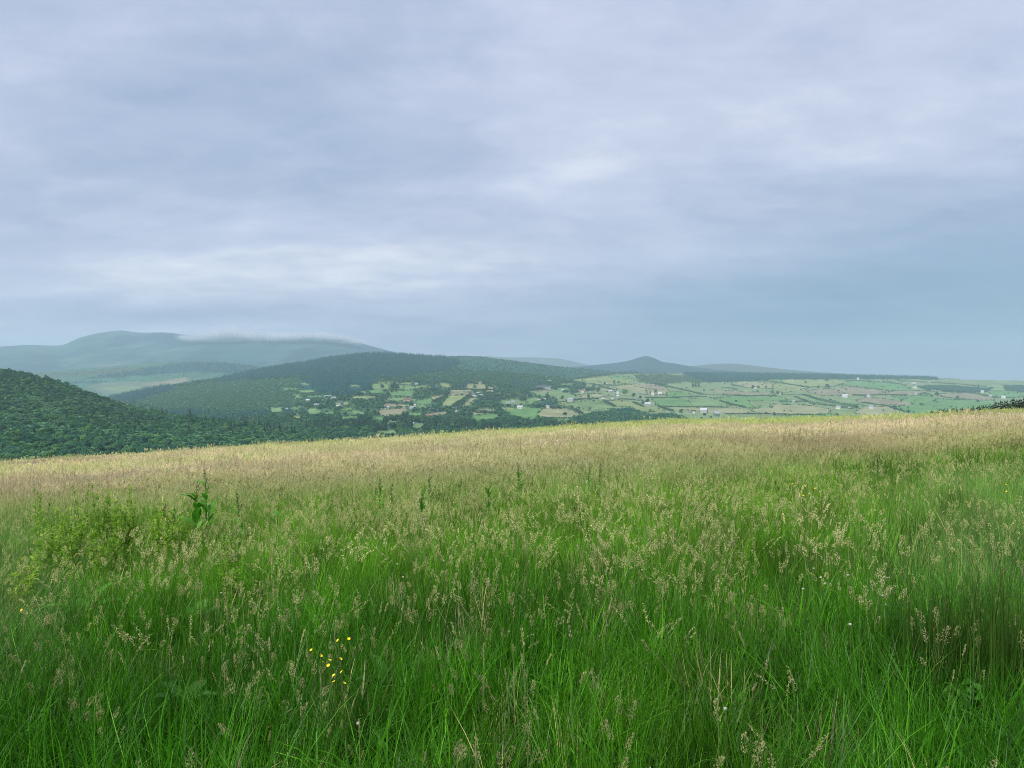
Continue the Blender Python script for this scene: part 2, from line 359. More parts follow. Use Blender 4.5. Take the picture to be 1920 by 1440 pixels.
# fields and woods, outlined where they lie, then painted on the slope's own faces
LAND = {  # albedo
    'V': (0.055, 0.125, 0.062), 'D': (0.020, 0.115, 0.115), 'B': (0.034, 0.12, 0.085), 'L': (0.055, 0.150, 0.090), 'S': (0.060, 0.105, 0.055), 'O': (0.042, 0.125, 0.090),
    'G': (0.115, 0.240, 0.085), 'g': (0.155, 0.250, 0.105), 'Y': (0.215, 0.270, 0.115), 'T': (0.255, 0.270, 0.150), 'K': (0.235, 0.225, 0.145), 'P': (0.175, 0.250, 0.120), 'M': (0.115, 0.170, 0.110)}
A = [
 ('P', [(1040, 704), (1150, 698), (1250, 700), (1500, 702), (1760, 708), (2480, 716), (2480, 870), (1250, 870), (1200, 790), (1060, 785), (1040, 740)]),
 ('O', [(830, 660), (960, 670), (1100, 686), (1180, 698), (1100, 706), (1075, 712), (1000, 707), (900, 700), (850, 690)]),
 ('D', [(200, 752), (225, 738), (270, 725), (330, 726), (325, 742), (300, 755), (240, 755)]),
 ('L', [(250, 752), (330, 728), (430, 712), (560, 712), (590, 735), (610, 748), (520, 770), (320, 776)]),
 ('D', [(400, 716), (440, 700), (500, 685), (570, 676), (640, 664), (700, 658), (770, 660), (822, 666), (862, 678), (850, 690), (815, 700), (740, 706), (640, 704), (560, 706), (480, 711)]),
 ('D', [(565, 716), (620, 706), (700, 707), (698, 738), (640, 744), (600, 738), (560, 728)]),
 ('B', [(700, 706), (800, 703), (870, 696), (960, 700), (1070, 712), (1062, 722), (1000, 733), (930, 722), (870, 718), (760, 718)]),
 ('B', [(1030, 715), (1095, 714), (1100, 726), (1080, 736), (1050, 735), (1022, 724)]),
 ('B', [(300, 768), (420, 776), (480, 772), (560, 782), (660, 780), (720, 786), (800, 784), (870, 788), (960, 786), (1060, 782), (1090, 777), (1150, 768), (1190, 764), (1218, 776), (1262, 775), (1292, 786), (1292, 830), (300, 880)]),
 ('S', [(1190, 702), (1330, 704), (1340, 716), (1300, 718), (1240, 722), (1200, 716)]),
 ('D', [(1270, 698), (1500, 700), (1700, 704), (1762, 708), (1762, 711), (1600, 710.5), (1450, 711), (1400, 715), (1330, 716), (1300, 708)]),
 ('B', [(1715, 724), (1780, 722), (1862, 728), (1850, 735), (1800, 736), (1740, 731)]),
 ('B', [(1878, 722), (1990, 724), (1990, 738), (1930, 737), (1886, 731)]),
 ('K', [(705, 770), (760, 764), (766, 770), (745, 777), (718, 779)]), ('g', [(719, 749), (739, 745), (784, 748), (781, 752), (756, 752)]), ('K', [(719, 755), (760, 757), (762, 764), (720, 762)]),
 ('g', [(696, 719), (729, 719), (731, 731), (700, 730)]), ('G', [(728, 733), (776, 731), (776, 743), (735, 742)]), ('Y', [(816, 719), (845, 719), (845, 728), (832, 727)]),
 ('T', [(874, 721), (912, 720), (912, 730), (876, 729)]), ('T', [(896, 714), (903, 714), (904, 722), (896, 722)]), ('T', [(845, 730), (883, 730), (885, 735), (846, 735)]), ('K', [(842, 736), (885, 736), (884, 741), (840, 741)]),
 ('Y', [(841, 742), (877, 741), (850, 761), (826, 762)]), ('T', [(886, 744), (898, 745), (873, 763), (862, 765)]), ('G', [(781, 752), (812, 745), (816, 756), (800, 759), (783, 757)]), ('T', [(808, 743), (828, 741), (824, 749), (812, 750)]),
 ('K', [(792, 776), (836, 772), (838, 777), (830, 779), (795, 781)]), ('T', [(883, 776), (901, 768), (928, 767), (928, 772), (890, 777)]), ('G', [(882, 779), (934, 775), (938, 782), (919, 788), (890, 789)]), ('T', [(915, 725), (927, 725), (926, 735), (912, 735)]),
 ('g', [(1000, 737), (1012, 731), (1037, 729), (1080, 741), (1078, 748), (1059, 749), (1036, 743), (1012, 743)]), ('K', [(1010, 731), (1030, 731), (1028, 737), (1011, 737)]),
 ('G', [(950, 770), (981, 762), (1019, 765), (1010, 776), (1008, 783), (973, 783), (959, 777)]), ('T', [(1019, 765), (1060, 766), (1091, 779), (1065, 784), (1015, 783), (1010, 776)]),
 ('g', [(1062, 756), (1116, 749), (1151, 763), (1150, 767), (1106, 770), (1084, 765), (1069, 761)]), ('T', [(1084, 740), (1120, 738), (1145, 742), (1130, 746), (1095, 747)]), ('K', [(1082, 730), (1100, 730), (1100, 735), (1084, 735)]),
 ('Y', [(1072, 713), (1134, 704), (1181, 706), (1190, 712), (1172, 720), (1122, 721), (1103, 718)]), ('G', [(1140, 704), (1181, 706), (1188, 711), (1150, 711)]), ('T', [(1120, 726), (1137, 727), (1159, 732), (1150, 734), (1128, 733)]),
 ('T', [(1137, 724), (1194, 720), (1228, 720), (1250, 727), (1250, 740), (1203, 740), (1194, 735), (1181, 732), (1161, 729)]), ('K', [(1194, 720), (1228, 720), (1250, 727), (1256, 733), (1200, 727)]),
 ('Y', [(1134, 752), (1164, 749), (1187, 755), (1197, 760), (1228, 765), (1247, 763), (1245, 770), (1216, 773), (1194, 770), (1184, 763), (1158, 763)]),
 ('G', [(1219, 747), (1273, 746), (1294, 754), (1300, 762), (1236, 762), (1226, 754)]), ('G', [(1252, 735), (1273, 735), (1319, 741), (1269, 745), (1253, 744)]), ('g', [(1288, 747), (1331, 746), (1350, 752), (1372, 760), (1325, 763), (1300, 762)]),
 ('T', [(1253, 765), (1322, 764), (1370, 763), (1400, 768), (1425, 776), (1362, 776), (1337, 775), (1309, 771), (1283, 769)]), ('P', [(1252, 718), (1294, 716), (1312, 724), (1353, 724), (1369, 727), (1450, 738), (1456, 741), (1369, 741), (1316, 738), (1278, 729), (1250, 722)]),
 ('K', [(1330, 731), (1420, 735), (1456, 741), (1369, 741)]), ('T', [(1384, 716), (1444, 716), (1462, 721), (1464, 729), (1428, 729), (1394, 726), (1383, 721)]), ('G', [(1448, 711), (1473, 711), (1472, 718), (1450, 715)]), ('Y', [(1477, 712), (1545, 712), (1540, 719), (1480, 717)]),
 ('G', [(1372, 743), (1456, 743), (1497, 754), (1466, 762), (1402, 765), (1373, 757), (1338, 747)]), ('P', [(1405, 752), (1460, 752), (1480, 757), (1440, 762), (1410, 762)]), ('T', [(1403, 768), (1466, 762), (1520, 760), (1560, 772), (1460, 779), (1430, 777)]),
 ('Y', [(1450, 721), (1460, 717), (1519, 727), (1506, 733), (1450, 738)]), ('K', [(1506, 733), (1567, 728), (1597, 725), (1670, 733), (1768, 732), (1695, 741), (1597, 741), (1536, 741)]), ('G', [(1597, 713), (1675, 716), (1707, 726), (1707, 733), (1658, 731), (1607, 724), (1565, 721)]),
 ('Y', [(1465, 711), (1597, 713), (1565, 725), (1519, 726), (1467, 717)]), ('K', [(1602, 751), (1629, 744), (1663, 748), (1717, 758), (1690, 760), (1658, 759), (1626, 755)]), ('G', [(1670, 743), (1739, 741), (1756, 748), (1866, 751), (1866, 763), (1756, 774), (1719, 778), (1670, 764), (1719, 758)]),
 ('K', [(1763, 738), (1812, 736), (1866, 746), (1864, 751), (1817, 749), (1766, 744)]), ('G', [(1854, 733), (1905, 733), (1930, 743), (1891, 746), (1861, 741)]), ('T', [(1450, 758), (1523, 760), (1560, 768), (1555, 775), (1460, 779), (1450, 775)]),
 ('G', [(1460, 780), (1555, 775), (1590, 783), (1640, 790), (1450, 792)]), ('g', [(1494, 743), (1520, 745), (1620, 760), (1650, 765), (1600, 767), (1520, 752)]), ('T', [(1616, 763), (1665, 762), (1690, 775), (1640, 780), (1600, 775)]),
 ('g', [(506, 764), (529, 764), (529, 773), (508, 774)]), ('g', [(571, 770), (604, 770), (600, 778), (576, 777)]), ('g', [(652, 768), (675, 772), (690, 778), (668, 777)]), ('Y', [(658, 743), (702, 743), (704, 747), (660, 747)]),
 ('g', [(735, 720), (775, 724), (776, 730), (740, 730)]), ('g', [(776, 794), (796, 794), (792, 806), (770, 802)]), ('g', [(705, 808), (745, 806), (745, 816), (705, 816)]), ('g', [(935, 752), (960, 748), (990, 752), (985, 757), (945, 758)]), ('g', [(985, 748), (1006, 744), (1016, 751), (990, 756)]),
]
rf = random.Random(4)
AUTO = []
for _ in range(48):
    cx_, cy_ = rf.uniform(545, 1065), rf.uniform(716, 792)
    if cy_ > 784 and cx_ < 700: continue
    w_, h_, sk = rf.uniform(13, 34), rf.uniform(3, 6.5), rf.uniform(-10, 14)
    AUTO.append((rf.choice('gGgYGgPG'), [(cx_ - w_ * .5 + sk, cy_ - h_ * .5 + rf.uniform(-1, 1)), (cx_ + w_ * .5 + sk, cy_ - h_ * .5 + rf.uniform(-1, 1)), (cx_ + w_ * .5 - sk * .3, cy_ + h_ * .5), (cx_ - w_ * .5 - sk * .3, cy_ + h_ * .5)]))
k0 = [i for i, a_ in enumerate(A) if a_[0] == 'K'][0]
A[k0:k0] = AUTO
def paint(sheet, polys, default):
    """class letter for every cell of a sheet, seen as (photo x, photo y) of its centre"""
    X, T = np.meshgrid((sheet.xs[:-1] + sheet.xs[1:]) / 2, (sheet.ts[:-1] + sheet.ts[1:]) / 2)
    Yp = sheet.ybot + (sheet.top(X) - sheet.ybot) * T ** sheet.power
    cls = np.full(X.shape, default)
    jx, jy = (fbm(X * 0.15, Yp * 0.5, 3) - .5) * 5, (fbm(X * 0.15 + 40, Yp * 0.5, 3) - .5) * 1.6
    for k, poly in polys:
        wob = 2.2 if k in 'DBLSO' else 0.5
        cls[in_poly(X + jx * wob, Yp + jy * wob, poly)] = k
    col = np.zeros((sheet.r - 1, sheet.c - 1, 3)) + LAND[default]
    body = np.zeros(cls.shape + (3,))
    for k, v in LAND.items(): body[cls == k] = v
    for _ in range(2):                                              # field edges are ragged margins, not ruled lines
        bb = np.pad(body, ((1, 1), (1, 1), (0, 0)), 'edge'); body = (bb[1:-1, 1:-1] * 2 + bb[:-2, 1:-1] + bb[2:, 1:-1] + bb[1:-1, :-2] + bb[1:-1, 2:]) / 6
    body *= (.80 + .40 * fbm(X * .05, Yp * .25, 4))[..., None]
    dif = np.zeros(cls.shape, bool); dif[:-1] |= cls[:-1] != cls[1:]; dif[:, :-1] |= cls[:, :-1] != cls[:, 1:]
    sheet.border = dif
    col[1:1 + cls.shape[0]] = body
    face_color(sheet.me, 'land', col.reshape(-1, 3))
    sheet.cls, sheet.X, sheet.T, sheet.Yp = cls, X, T, Yp
    P = sheet.P[1:1 + len(sheet.ts)]
    e1, e2 = P[1:, :-1] - P[:-1, :-1], P[:-1, 1:] - P[:-1, :-1]
    sheet.area = np.abs(e1[..., 0] * e2[..., 1] - e1[..., 1] * e2[..., 0])
paint(VALLEY, A, 'V')
paint(MOOR, [('S', [(-300, 702), (100, 700), (300, 684), (330, 690), (120, 708), (-300, 712)]), ('M', [(162, 724), (200, 716), (290, 714), (350, 708), (354, 714), (322, 727), (250, 737), (230, 745), (190, 738)]), ('K', [(262, 720), (352, 708), (352, 715), (310, 722)]), ('P', [(185, 728), (240, 722), (270, 727), (235, 736)]),
             ('D', [(150, 712), (330, 682), (400, 679), (470, 686), (500, 696), (440, 700), (360, 698), (240, 706)]), ('D', [(130, 722), (210, 716), (160, 716), (120, 718)])], 'L')

# ------------------------------------------------------------------ scattered stuff: points carrying variant, turn, size and tint
def instancer(name, protos, P, rotz, scale, idx, tint=None, tilt=None):
    lib = bpy.data.collections.new(name + "_kinds")
    for o in protos: lib.objects.link(o)
    me = bpy.data.meshes.new(name)
    me.vertices.add(len(P)); me.vertices.foreach_set("co", np.asarray(P, np.float32).ravel())
    def attr(n, t, v, key):
        at = me.attributes.new(n, t, 'POINT'); at.data.foreach_set(key, np.ascontiguousarray(v).ravel())
    rot = np.zeros((len(P), 3), np.float32); rot[:, 2] = rotz
    if tilt is not None: rot[:, :2] = tilt
    attr("turn", 'FLOAT_VECTOR', rot, "vector")
    sc = np.asarray(scale, np.float32)
    if sc.ndim == 1: sc = np.repeat(sc[:, None], 3, 1)
    attr("size", 'FLOAT_VECTOR', sc, "vector")
    attr("variant", 'INT', np.asarray(idx, np.int32), "value")
    if tint is not None:
        c = np.ones((len(P), 4), np.float32); c[:, :3] = tint
        attr("tint", 'FLOAT_COLOR', c, "color")
    ng = bpy.data.node_groups.new(name, 'GeometryNodeTree')
    ng.interface.new_socket("Geometry", in_out='INPUT', socket_type='NodeSocketGeometry')
    ng.interface.new_socket("Geometry", in_out='OUTPUT', socket_type='NodeSocketGeometry')
    n, l = ng.nodes, ng.links
    gi, go = n.new('NodeGroupInput'), n.new('NodeGroupOutput')
    mp = n.new('GeometryNodeMeshToPoints')
    ip = n.new('GeometryNodeInstanceOnPoints'); ip.inputs['Pick Instance'].default_value = True
    ci = n.new('GeometryNodeCollectionInfo'); ci.inputs['Collection'].default_value = lib
    ci.inputs['Separate Children'].default_value = True; ci.inputs['Reset Children'].default_value = True
    def named(nm, t):
        a = n.new('GeometryNodeInputNamedAttribute'); a.data_type = t; a.inputs[0].default_value = nm
        return a.outputs[0]
    e2r = n.new('FunctionNodeEulerToRotation'); l.new(named("turn", 'FLOAT_VECTOR'), e2r.inputs[0])
    l.new(gi.outputs[0], mp.inputs[0]); l.new(mp.outputs[0], ip.inputs['Points'])
    l.new(ci.outputs[0], ip.inputs['Instance']); l.new(named("variant", 'INT'), ip.inputs['Instance Index'])
    l.new(e2r.outputs[0], ip.inputs['Rotation']); l.new(named("size", 'FLOAT_VECTOR'), ip.inputs['Scale'])
    l.new(ip.outputs[0], go.inputs[0])
    o = obj(name, me)
    mod = o.modifiers.new("scatter", 'NODES'); mod.node_group = ng
    return tag(o, kind='stuff')

# ------------------------------------------------------------------ trees
def quads(C, N, size, rng, aspect=1.3, roll=True):
    """one small bent leaf-spray quad at each centre C facing N"""
    n = len(C)
    N = N / np.maximum(np.linalg.norm(N, axis=1, keepdims=True), 1e-6)
    r = rng.normal(size=(n, 3)); U = np.cross(N, r); U /= np.maximum(np.linalg.norm(U, axis=1, keepdims=True), 1e-6)
    V = np.cross(N, U)
    s = np.asarray(size).reshape(-1, 1) if np.ndim(size) else np.full((n, 1), size)
    k = rng.uniform(.7, 1.2, (n, 4, 1))
    a, b = U * s * aspect, V * s
    Q = np.stack([C - a * k[:, 0], C - b * k[:, 1] + N * s * .25, C + a * k[:, 2], C + b * k[:, 3] - N * s * .2], 1)
    return Q.reshape(-1, 3), np.arange(4 * n).reshape(-1, 4)
def tube(pts, radii, seg=6):
    pts = np.asarray(pts, float); V = []; F = []
    for i, p in enumerate(pts):
        d = pts[min(i + 1, len(pts) - 1)] - pts[max(i - 1, 0)]; d = d / (np.linalg.norm(d) + 1e-9)
        u = np.cross(d, (0.3, 0.9, 0.1)); u /= np.linalg.norm(u) + 1e-9; v = np.cross(d, u)
        for k in range(seg):
            a = 2 * math.pi * k / seg; V.append(p + (u * math.cos(a) + v * math.sin(a)) * radii[i])
    for i in range(len(pts) - 1):
        for k in range(seg):
            F.append((i * seg + k, i * seg + (k + 1) % seg, (i + 1) * seg + (k + 1) % seg, (i + 1) * seg + k))
    return np.array(V), np.array(F)
def join(parts):
    V, F, o = [], [], 0
    for v, f in parts: V.append(v); F.append(f + o); o += len(v)
    return np.concatenate(V), np.concatenate(F)
def broad_crown(seed, h=10.0, r=4.2, n=620, size=0.55, base=0.22):
    g = np.random.default_rng(seed)
    lobes = []
    for k in range(15):
        a = g.uniform(0, 6.28); zz = g.uniform(0.0, 1.0); rr = r * (0.35 + 0.75 * math.sin(math.pi * min(1, 0.25 + 0.72 * zz))) * g.uniform(0.3, 0.72)
        lobes.append((rr * math.cos(a), rr * math.sin(a), h * (base + 0.12 + 0.58 * zz), r * g.uniform(0.30, 0.50)))
    lobes.append((0, 0, h * 0.84, r * 0.42))
    C, Nn = [], []
    per = n // len(lobes)
    for x, y, z, lr in lobes:
        d = g.normal(size=(per, 3)); d /= np.linalg.norm(d, axis=1, keepdims=True)
        d[:, 2] = np.abs(d[:, 2]) * np.where(g.random(per) < 0.78, 1, -1)
        rad = lr * g.uniform(0.75, 1.08, (per, 1))
        C.append(np.array([x, y, z]) + d * rad * (1, 1, 0.85)); Nn.append(d + g.normal(size=(per, 3)) * 0.45)
    C, Nn = np.concatenate(C), np.concatenate(Nn)
    return quads(C, Nn, g.uniform(size * .6, size * 1.25, len(C)), g)
def broad_trunk(seed, h=10.0, r=4.2):
    g = np.random.default_rng(seed + 500)
    parts = [tube([(0, 0, -0.4), (0.05, 0, h * .15), (0.1, 0.08, h * .35), (0, 0.1, h * .62)], [.34, .26, .2, .07])]
    for k in range(5):
        a = k * 1.26 + g.uniform(0, .6); b = g.uniform(.45, .7)
        parts.append(tube([(0.05, 0, h * .26), (r * .3 * math.cos(a), r * .3 * math.sin(a), h * .42), (r * b * math.cos(a), r * b * math.sin(a), h * .62)], [.14, .1, .04], 5))
    return join(parts)
def conifer_crown(seed, h=14.0, r=2.4, tiers=15, per=13):
    g = np.random.default_rng(seed)
    C, Nn, Sz = [], [], []
    for t in range(tiers):
        f = t / (tiers - 1)
        z = h * (0.10 + 0.86 * f); R = r * (1 - f) ** 0.85 * g.uniform(0.8, 1.12) + 0.12
        k = max(4, int(per * (1 - 0.6 * f)))
        for i in range(k):
            a = 6.283 * (i + g.random()) / k
            for q in (0.45, 0.85):
                rr = R * q * g.uniform(0.85, 1.15)
                C.append((rr * math.cos(a), rr * math.sin(a), z - rr * 0.35 + g.uniform(-.2, .2)))
                Nn.append((math.cos(a) * .6, math.sin(a) * .6, 0.8)); Sz.append(0.22 + 0.30 * R * q)
    C.append((0, 0, h)); Nn.append((1, 0, .1)); Sz.append(.25)
    return quads(np.array(C), np.array(Nn) + g.normal(size=(len(C), 3)) * .25, np.array(Sz), g, 1.25)
def conifer_trunk(h=14.0):
    return tube([(0, 0, -.4), (0, 0, h * .4), (0, 0, h * .97)], [.22, .15, .02])
CROWN = [mesh_data('crown', *broad_crown(100 + i, 10, 4.0 + .5 * (i % 3), 960, .42), [M['broadleaf']]) for i in range(6)]
TRUNK = [mesh_data('trunk', *broad_trunk(100 + i), [M['bark']]) for i in range(6)]
CCROWN = [mesh_data('crown', *conifer_crown(200 + i, 14, 2.2 + .25 * i), [M['spire']]) for i in range(5)]
CTRUNK = [mesh_data('trunk', *conifer_trunk(), [M['bark']]) for i in range(2)]
YOUNG = [mesh_data('crown', *broad_crown(300 + i, 10, 4.0, 260, .8), [M['light_leaf']]) for i in range(4)]
MID = [mesh_data('crown', *broad_crown(330 + i, 10, 4.3, 300, .8), [M['broadleaf']]) for i in range(4)]
CFAR = [mesh_data('crown', *conifer_crown(360 + i, 14, 2.6, 9, 8), [M['conifer']]) for i in range(3)]
DCROWN = [mesh_data('crown', *conifer_crown(240 + i, 14, 2.3, 13, 11), [M['dark_conifer']]) for i in range(4)]
def place_tree(kind, p, h, label, group=None, cat='tree'):
    k = random.randrange(6)
    if kind == 'broad': me, tr, s, nm = CROWN[k], TRUNK[k], h / 10.0, 'broadleaf_tree'
    elif kind == 'dark': me, tr, s, nm = DCROWN[k % 4], CTRUNK[0], h / 14.0, 'conifer_tree'
    else: me, tr, s, nm = CCROWN[k % 5], CTRUNK[0], h / 14.0, 'conifer_tree'
    t = bpy.data.objects.new(nm, None); link(t)
    t.empty_display_size = 0.5
    t.location = p; t.rotation_euler = (0, 0, random.uniform(0, 6.28)); w = s * random.uniform(.88, 1.15)
    t.scale = (w, w, s)
    tag(t, label, cat, group)
    obj('crown', me, t); obj('trunk', tr, t)
    return t

# -- meadow ground first: trees need to know what it hides
EDGE = curve([(-900, 880), (-300, 872), (0, 862), (250, 847), (500, 829), (700, 818), (950, 800), (1200, 785), (1350, 782), (1500, 780), (1700, 775), (1920, 763), (2300, 752), (2900, 745)])
GB = 1.15 / 80.0 ** 2
def ground_z(X, Y):
    X, Y = np.asarray(X, float), np.asarray(Y, float)
    Ys = np.sqrt(np.maximum(Y, 0) ** 2 + 9.0)
    px = CX + FPX * np.clip(X / Ys, -1.3, 1.3)
    a = (EDGE(px) + 11 - HY) / FPX - 2 * 1.15 / 80.0
    Yp = np.maximum(Y, -30)
    z = -a * Yp - GB * np.maximum(Y, 0) ** 2
    far = np.maximum(Y - 230, 0)
    z -= far ** 2 * 0.0012
    z += (fbm(X * .35 + 9, Y * .35, 3) - .5) * 0.16 * np.clip(Y / 8, .25, 1) + (fbm(X * .045, Y * .045 + 3, 3) - .5) * 0.5 * np.clip((Y - 6) / 20, 0, 1)
    return z
def project(P):
    P = np.asarray(P, float)
    return CX + FPX * P[..., 0] / P[..., 1], HY - FPX * (P[..., 2] - EYE) / P[..., 1]

# -- where trees stand
def scatter(sheet, dens, clsmap=None):
    d = np.zeros(sheet.cls.shape)
    for k, v in dens.items(): d[sheet.cls == k] = v
    n = RNG.poisson(d * sheet.area)
    i, j = np.nonzero(n); rep = n[i, j]; i, j = np.repeat(i, rep), np.repeat(j, rep)
    t = sheet.ts[i] + RNG.random(len(i)) * (sheet.ts[1] - sheet.ts[0]); x = sheet.xs[j] + RNG.random(len(j)) * (sheet.xs[1] - sheet.xs[0])
    return sheet.at_t(x, t), sheet.cls[i, j]
LEFTHILL.cls = np.full((len(LEFTHILL.ts) - 1, len(LEFTHILL.xs) - 1), 'B')
Pq = LEFTHILL.P[1:1 + len(LEFTHILL.ts)]; e1, e2 = Pq[1:, :-1] - Pq[:-1, :-1], Pq[:-1, 1:] - Pq[:-1, :-1]
LEFTHILL.area = np.abs(e1[..., 0] * e2[..., 1] - e1[..., 1] * e2[..., 0])
PL, _ = scatter(LEFTHILL, {'B': 1 / 20.0})
PV, CV = scatter(VALLEY, {'D': 1 / 110.0, 'B': 1 / 62.0, 'L': 1 / 75.0, 'S': 1 / 420.0, 'O': 1 / 260.0, 'V': 1 / 260.0})
gap = fbm(VALLEY.X * .06, VALLEY.Yp * .35, 3)
old = VALLEY.cls; VALLEY.cls = np.where(VALLEY.border & (gap > .41), 'b', 'n')
PB, _ = scatter(VALLEY, {'b': 1 / 85.0})                          # hedge bushes along the field margins
VALLEY.cls = np.where((fbm(VALLEY.X * .03 + 50, VALLEY.Yp * .2, 3) > .58) & np.isin(old, list('GgYTKP')), 'b', 'n')
PT, _ = scatter(VALLEY, {'b': 1 / 9000.0})
VALLEY.cls = old
PM, CM = scatter(MOOR, {'D': 1 / 260.0, 'L': 1 / 700.0, 'S': 1 / 1500.0})

trees = []      # (point, height, family)  family: 0 broad, 1 conifer, 2 young, 3 far conifer, 4 far broad
def grow(P, cls, sheet):
    n = len(P)
    mix = fbm(P[:, 0] * .004, P[:, 1] * .004, 3)
    for q in range(n):
        p = P[q]; k = cls[q]; r = random.random()
        if k == 'D': yield p, random.uniform(13, 20), 3
        elif k == 'L': yield p, random.uniform(1.5, 4), 2
        elif k == 'S': yield p, random.uniform(2.5, 5), 2
        elif k == 'O': yield p, random.uniform(2, 5), 4
        else:
            con = sheet is VALLEY and mix[q] > 0.60 and r < .45
            if con: yield p, random.uniform(11, 18), 1 if p[1] < 1500 else 3
            elif sheet is LEFTHILL:
                m2 = fbm(np.array([p[0] * .012]), np.array([p[1] * .012]), 3)[0]
                hh = random.uniform(3.2, 8.6) * (1.0 if p[1] < 620 else .72)
                yield (p, hh, 0) if random.random() < (.85 if p[1] < 560 else .38) else (p, hh * .8, 2 if m2 > .5 else 4)
            else: yield p, (random.uniform(6, 11) if p[1] < 1500 else random.uniform(5, 9)), 0 if p[1] < 1500 else 4
trees += list(grow(PL, np.full(len(PL), 'H'), LEFTHILL))
tv = list(grow(PV, CV, VALLEY))
def open_view(P, H):
    """woods give way where a field lies right behind them"""
    x, y = project(P); hp = H * FPX / P[:, 1]
    ok = np.ones(len(P), bool)
    for f in (.25, .5, .75):
        t = np.clip((VALLEY.ybot - (y - hp * f)) / (VALLEY.ybot - VALLEY.top(x)), 0, .9999)
        i = (t * (len(VALLEY.ts) - 1)).astype(int); j = np.clip(((x - VALLEY.xs[0]) / 2).astype(int), 0, VALLEY.cls.shape[1] - 1)
        ok &= ~np.isin(VALLEY.cls[i, j], list('GgYTKP'))
    return ok
ov = open_view(np.array([t[0] for t in tv]), np.array([t[1] for t in tv]))
tv = [t if o else (t[0], t[1] * .4, t[2]) for t, o in zip(tv, ov) if o or random.random() < .22]
trees += [(p, random.uniform(1.5, 3.8), 2 if random.random() < .3 else 4) for p in PB] + [(p, random.uniform(4, 9), 4) for p in PT]
trees += tv + list(grow(PM, CM, MOOR))
# tall dark spires that stand out of the valley wood
for k in range(60):
    x = random.gauss(460, 110) if k < 46 else random.uniform(850, 1010)
    y = 796 + (x - 470) * .04 + random.uniform(-14, 26)
    p = (LEFTHILL if x < 560 else VALLEY).at(x, y)
    trees.append((np.array(p), random.uniform(9, 15), 1))
TP = np.array([t[0] for t in trees]); TH = np.array([t[1] for t in trees]); TF = np.array([t[2] for t in trees])
top = TP.copy(); top[:, 2] += TH
tx, ty = project(top)
vis = (ty < EDGE(tx) - 2) & (tx > -30) & (tx < 1950)
size = TH / TP[:, 1]
# front of the woods: the trees that show largest are objects of their own
def solo(fam, limit):
    c = np.nonzero(vis & (TF == fam))[0]
    c = c[np.argsort(-size[c])]
    return c[:limit]
sb, sc_ = solo(0, 255), solo(1, 130)
for i in sb:
    place_tree('broad', TP[i], TH[i], 'rounded dark green broadleaf tree packed into the near edge of the valley wood', 'broadleaf trees along the near edge of the wood')
for i in sc_:
    place_tree('conifer', TP[i], TH[i], 'dark pointed conifer rising out of the broadleaf wood in the valley', 'conifer spires in the valley wood')
rest = np.ones(len(TP), bool); rest[sb] = False; rest[sc_] = False
rest &= (ty < EDGE(np.clip(tx, -800, 2800)) + 25)
def proto(me): return bpy.data.objects.new(me.name.split('.')[0], me)
protos, fam_ix = [], {}
for f, L in ((0, CROWN[:4]), (1, CCROWN[:3]), (2, YOUNG), (3, CFAR), (4, MID)):
    fam_ix[f] = list(range(len(protos), len(protos) + len(L)))
    for me in L:
        o = bpy.data.objects.new('tree_%02d' % len(protos), me); protos.append(o)
idx = np.array([random.choice(fam_ix[f]) for f in TF[rest]])
hgt = np.where(np.isin(TF[rest], (1, 3)), TH[rest] / 14.0, TH[rest] / 10.0)
wid = hgt * RNG.uniform(.9, 1.3, len(hgt)) * np.where(TF[rest] == 2, 2.2, np.where(TF[rest] == 3, 1.5, np.where(TF[rest] == 4, 1.2, 1.0)))
instancer('woodland', protos, TP[rest], RNG.uniform(0, 6.28, rest.sum()), np.stack([wid, wid, hgt], 1), idx)
print("woodland", rest.sum(), "solo", len(sb), len(sc_))

# young conifers just over the brow on the right
for k in range(120):
    x = 1742 + 215 * (k + random.random()) / 120
    topy = np.interp(x, [1740, 1775, 1800, 1850, 1890, 1960], [771, 769, 767, 761, 752, 744]) + random.choice((random.uniform(-3, 1), random.uniform(0, 6)))
    Y = random.uniform(185, 245); X = (x - CX) / FPX * Y; z = float(ground_z(X, Y)); h = EYE - (topy - HY) / FPX * Y - z
    if h < 2.0: continue
    t = place_tree('dark', (X, Y, z), h, 'young blackish green conifer in the belt just over the brow of the meadow', 'young conifers over the meadow brow')
    t.scale = (t.scale[0] * 1.7, t.scale[1] * 1.7, t.scale[2])

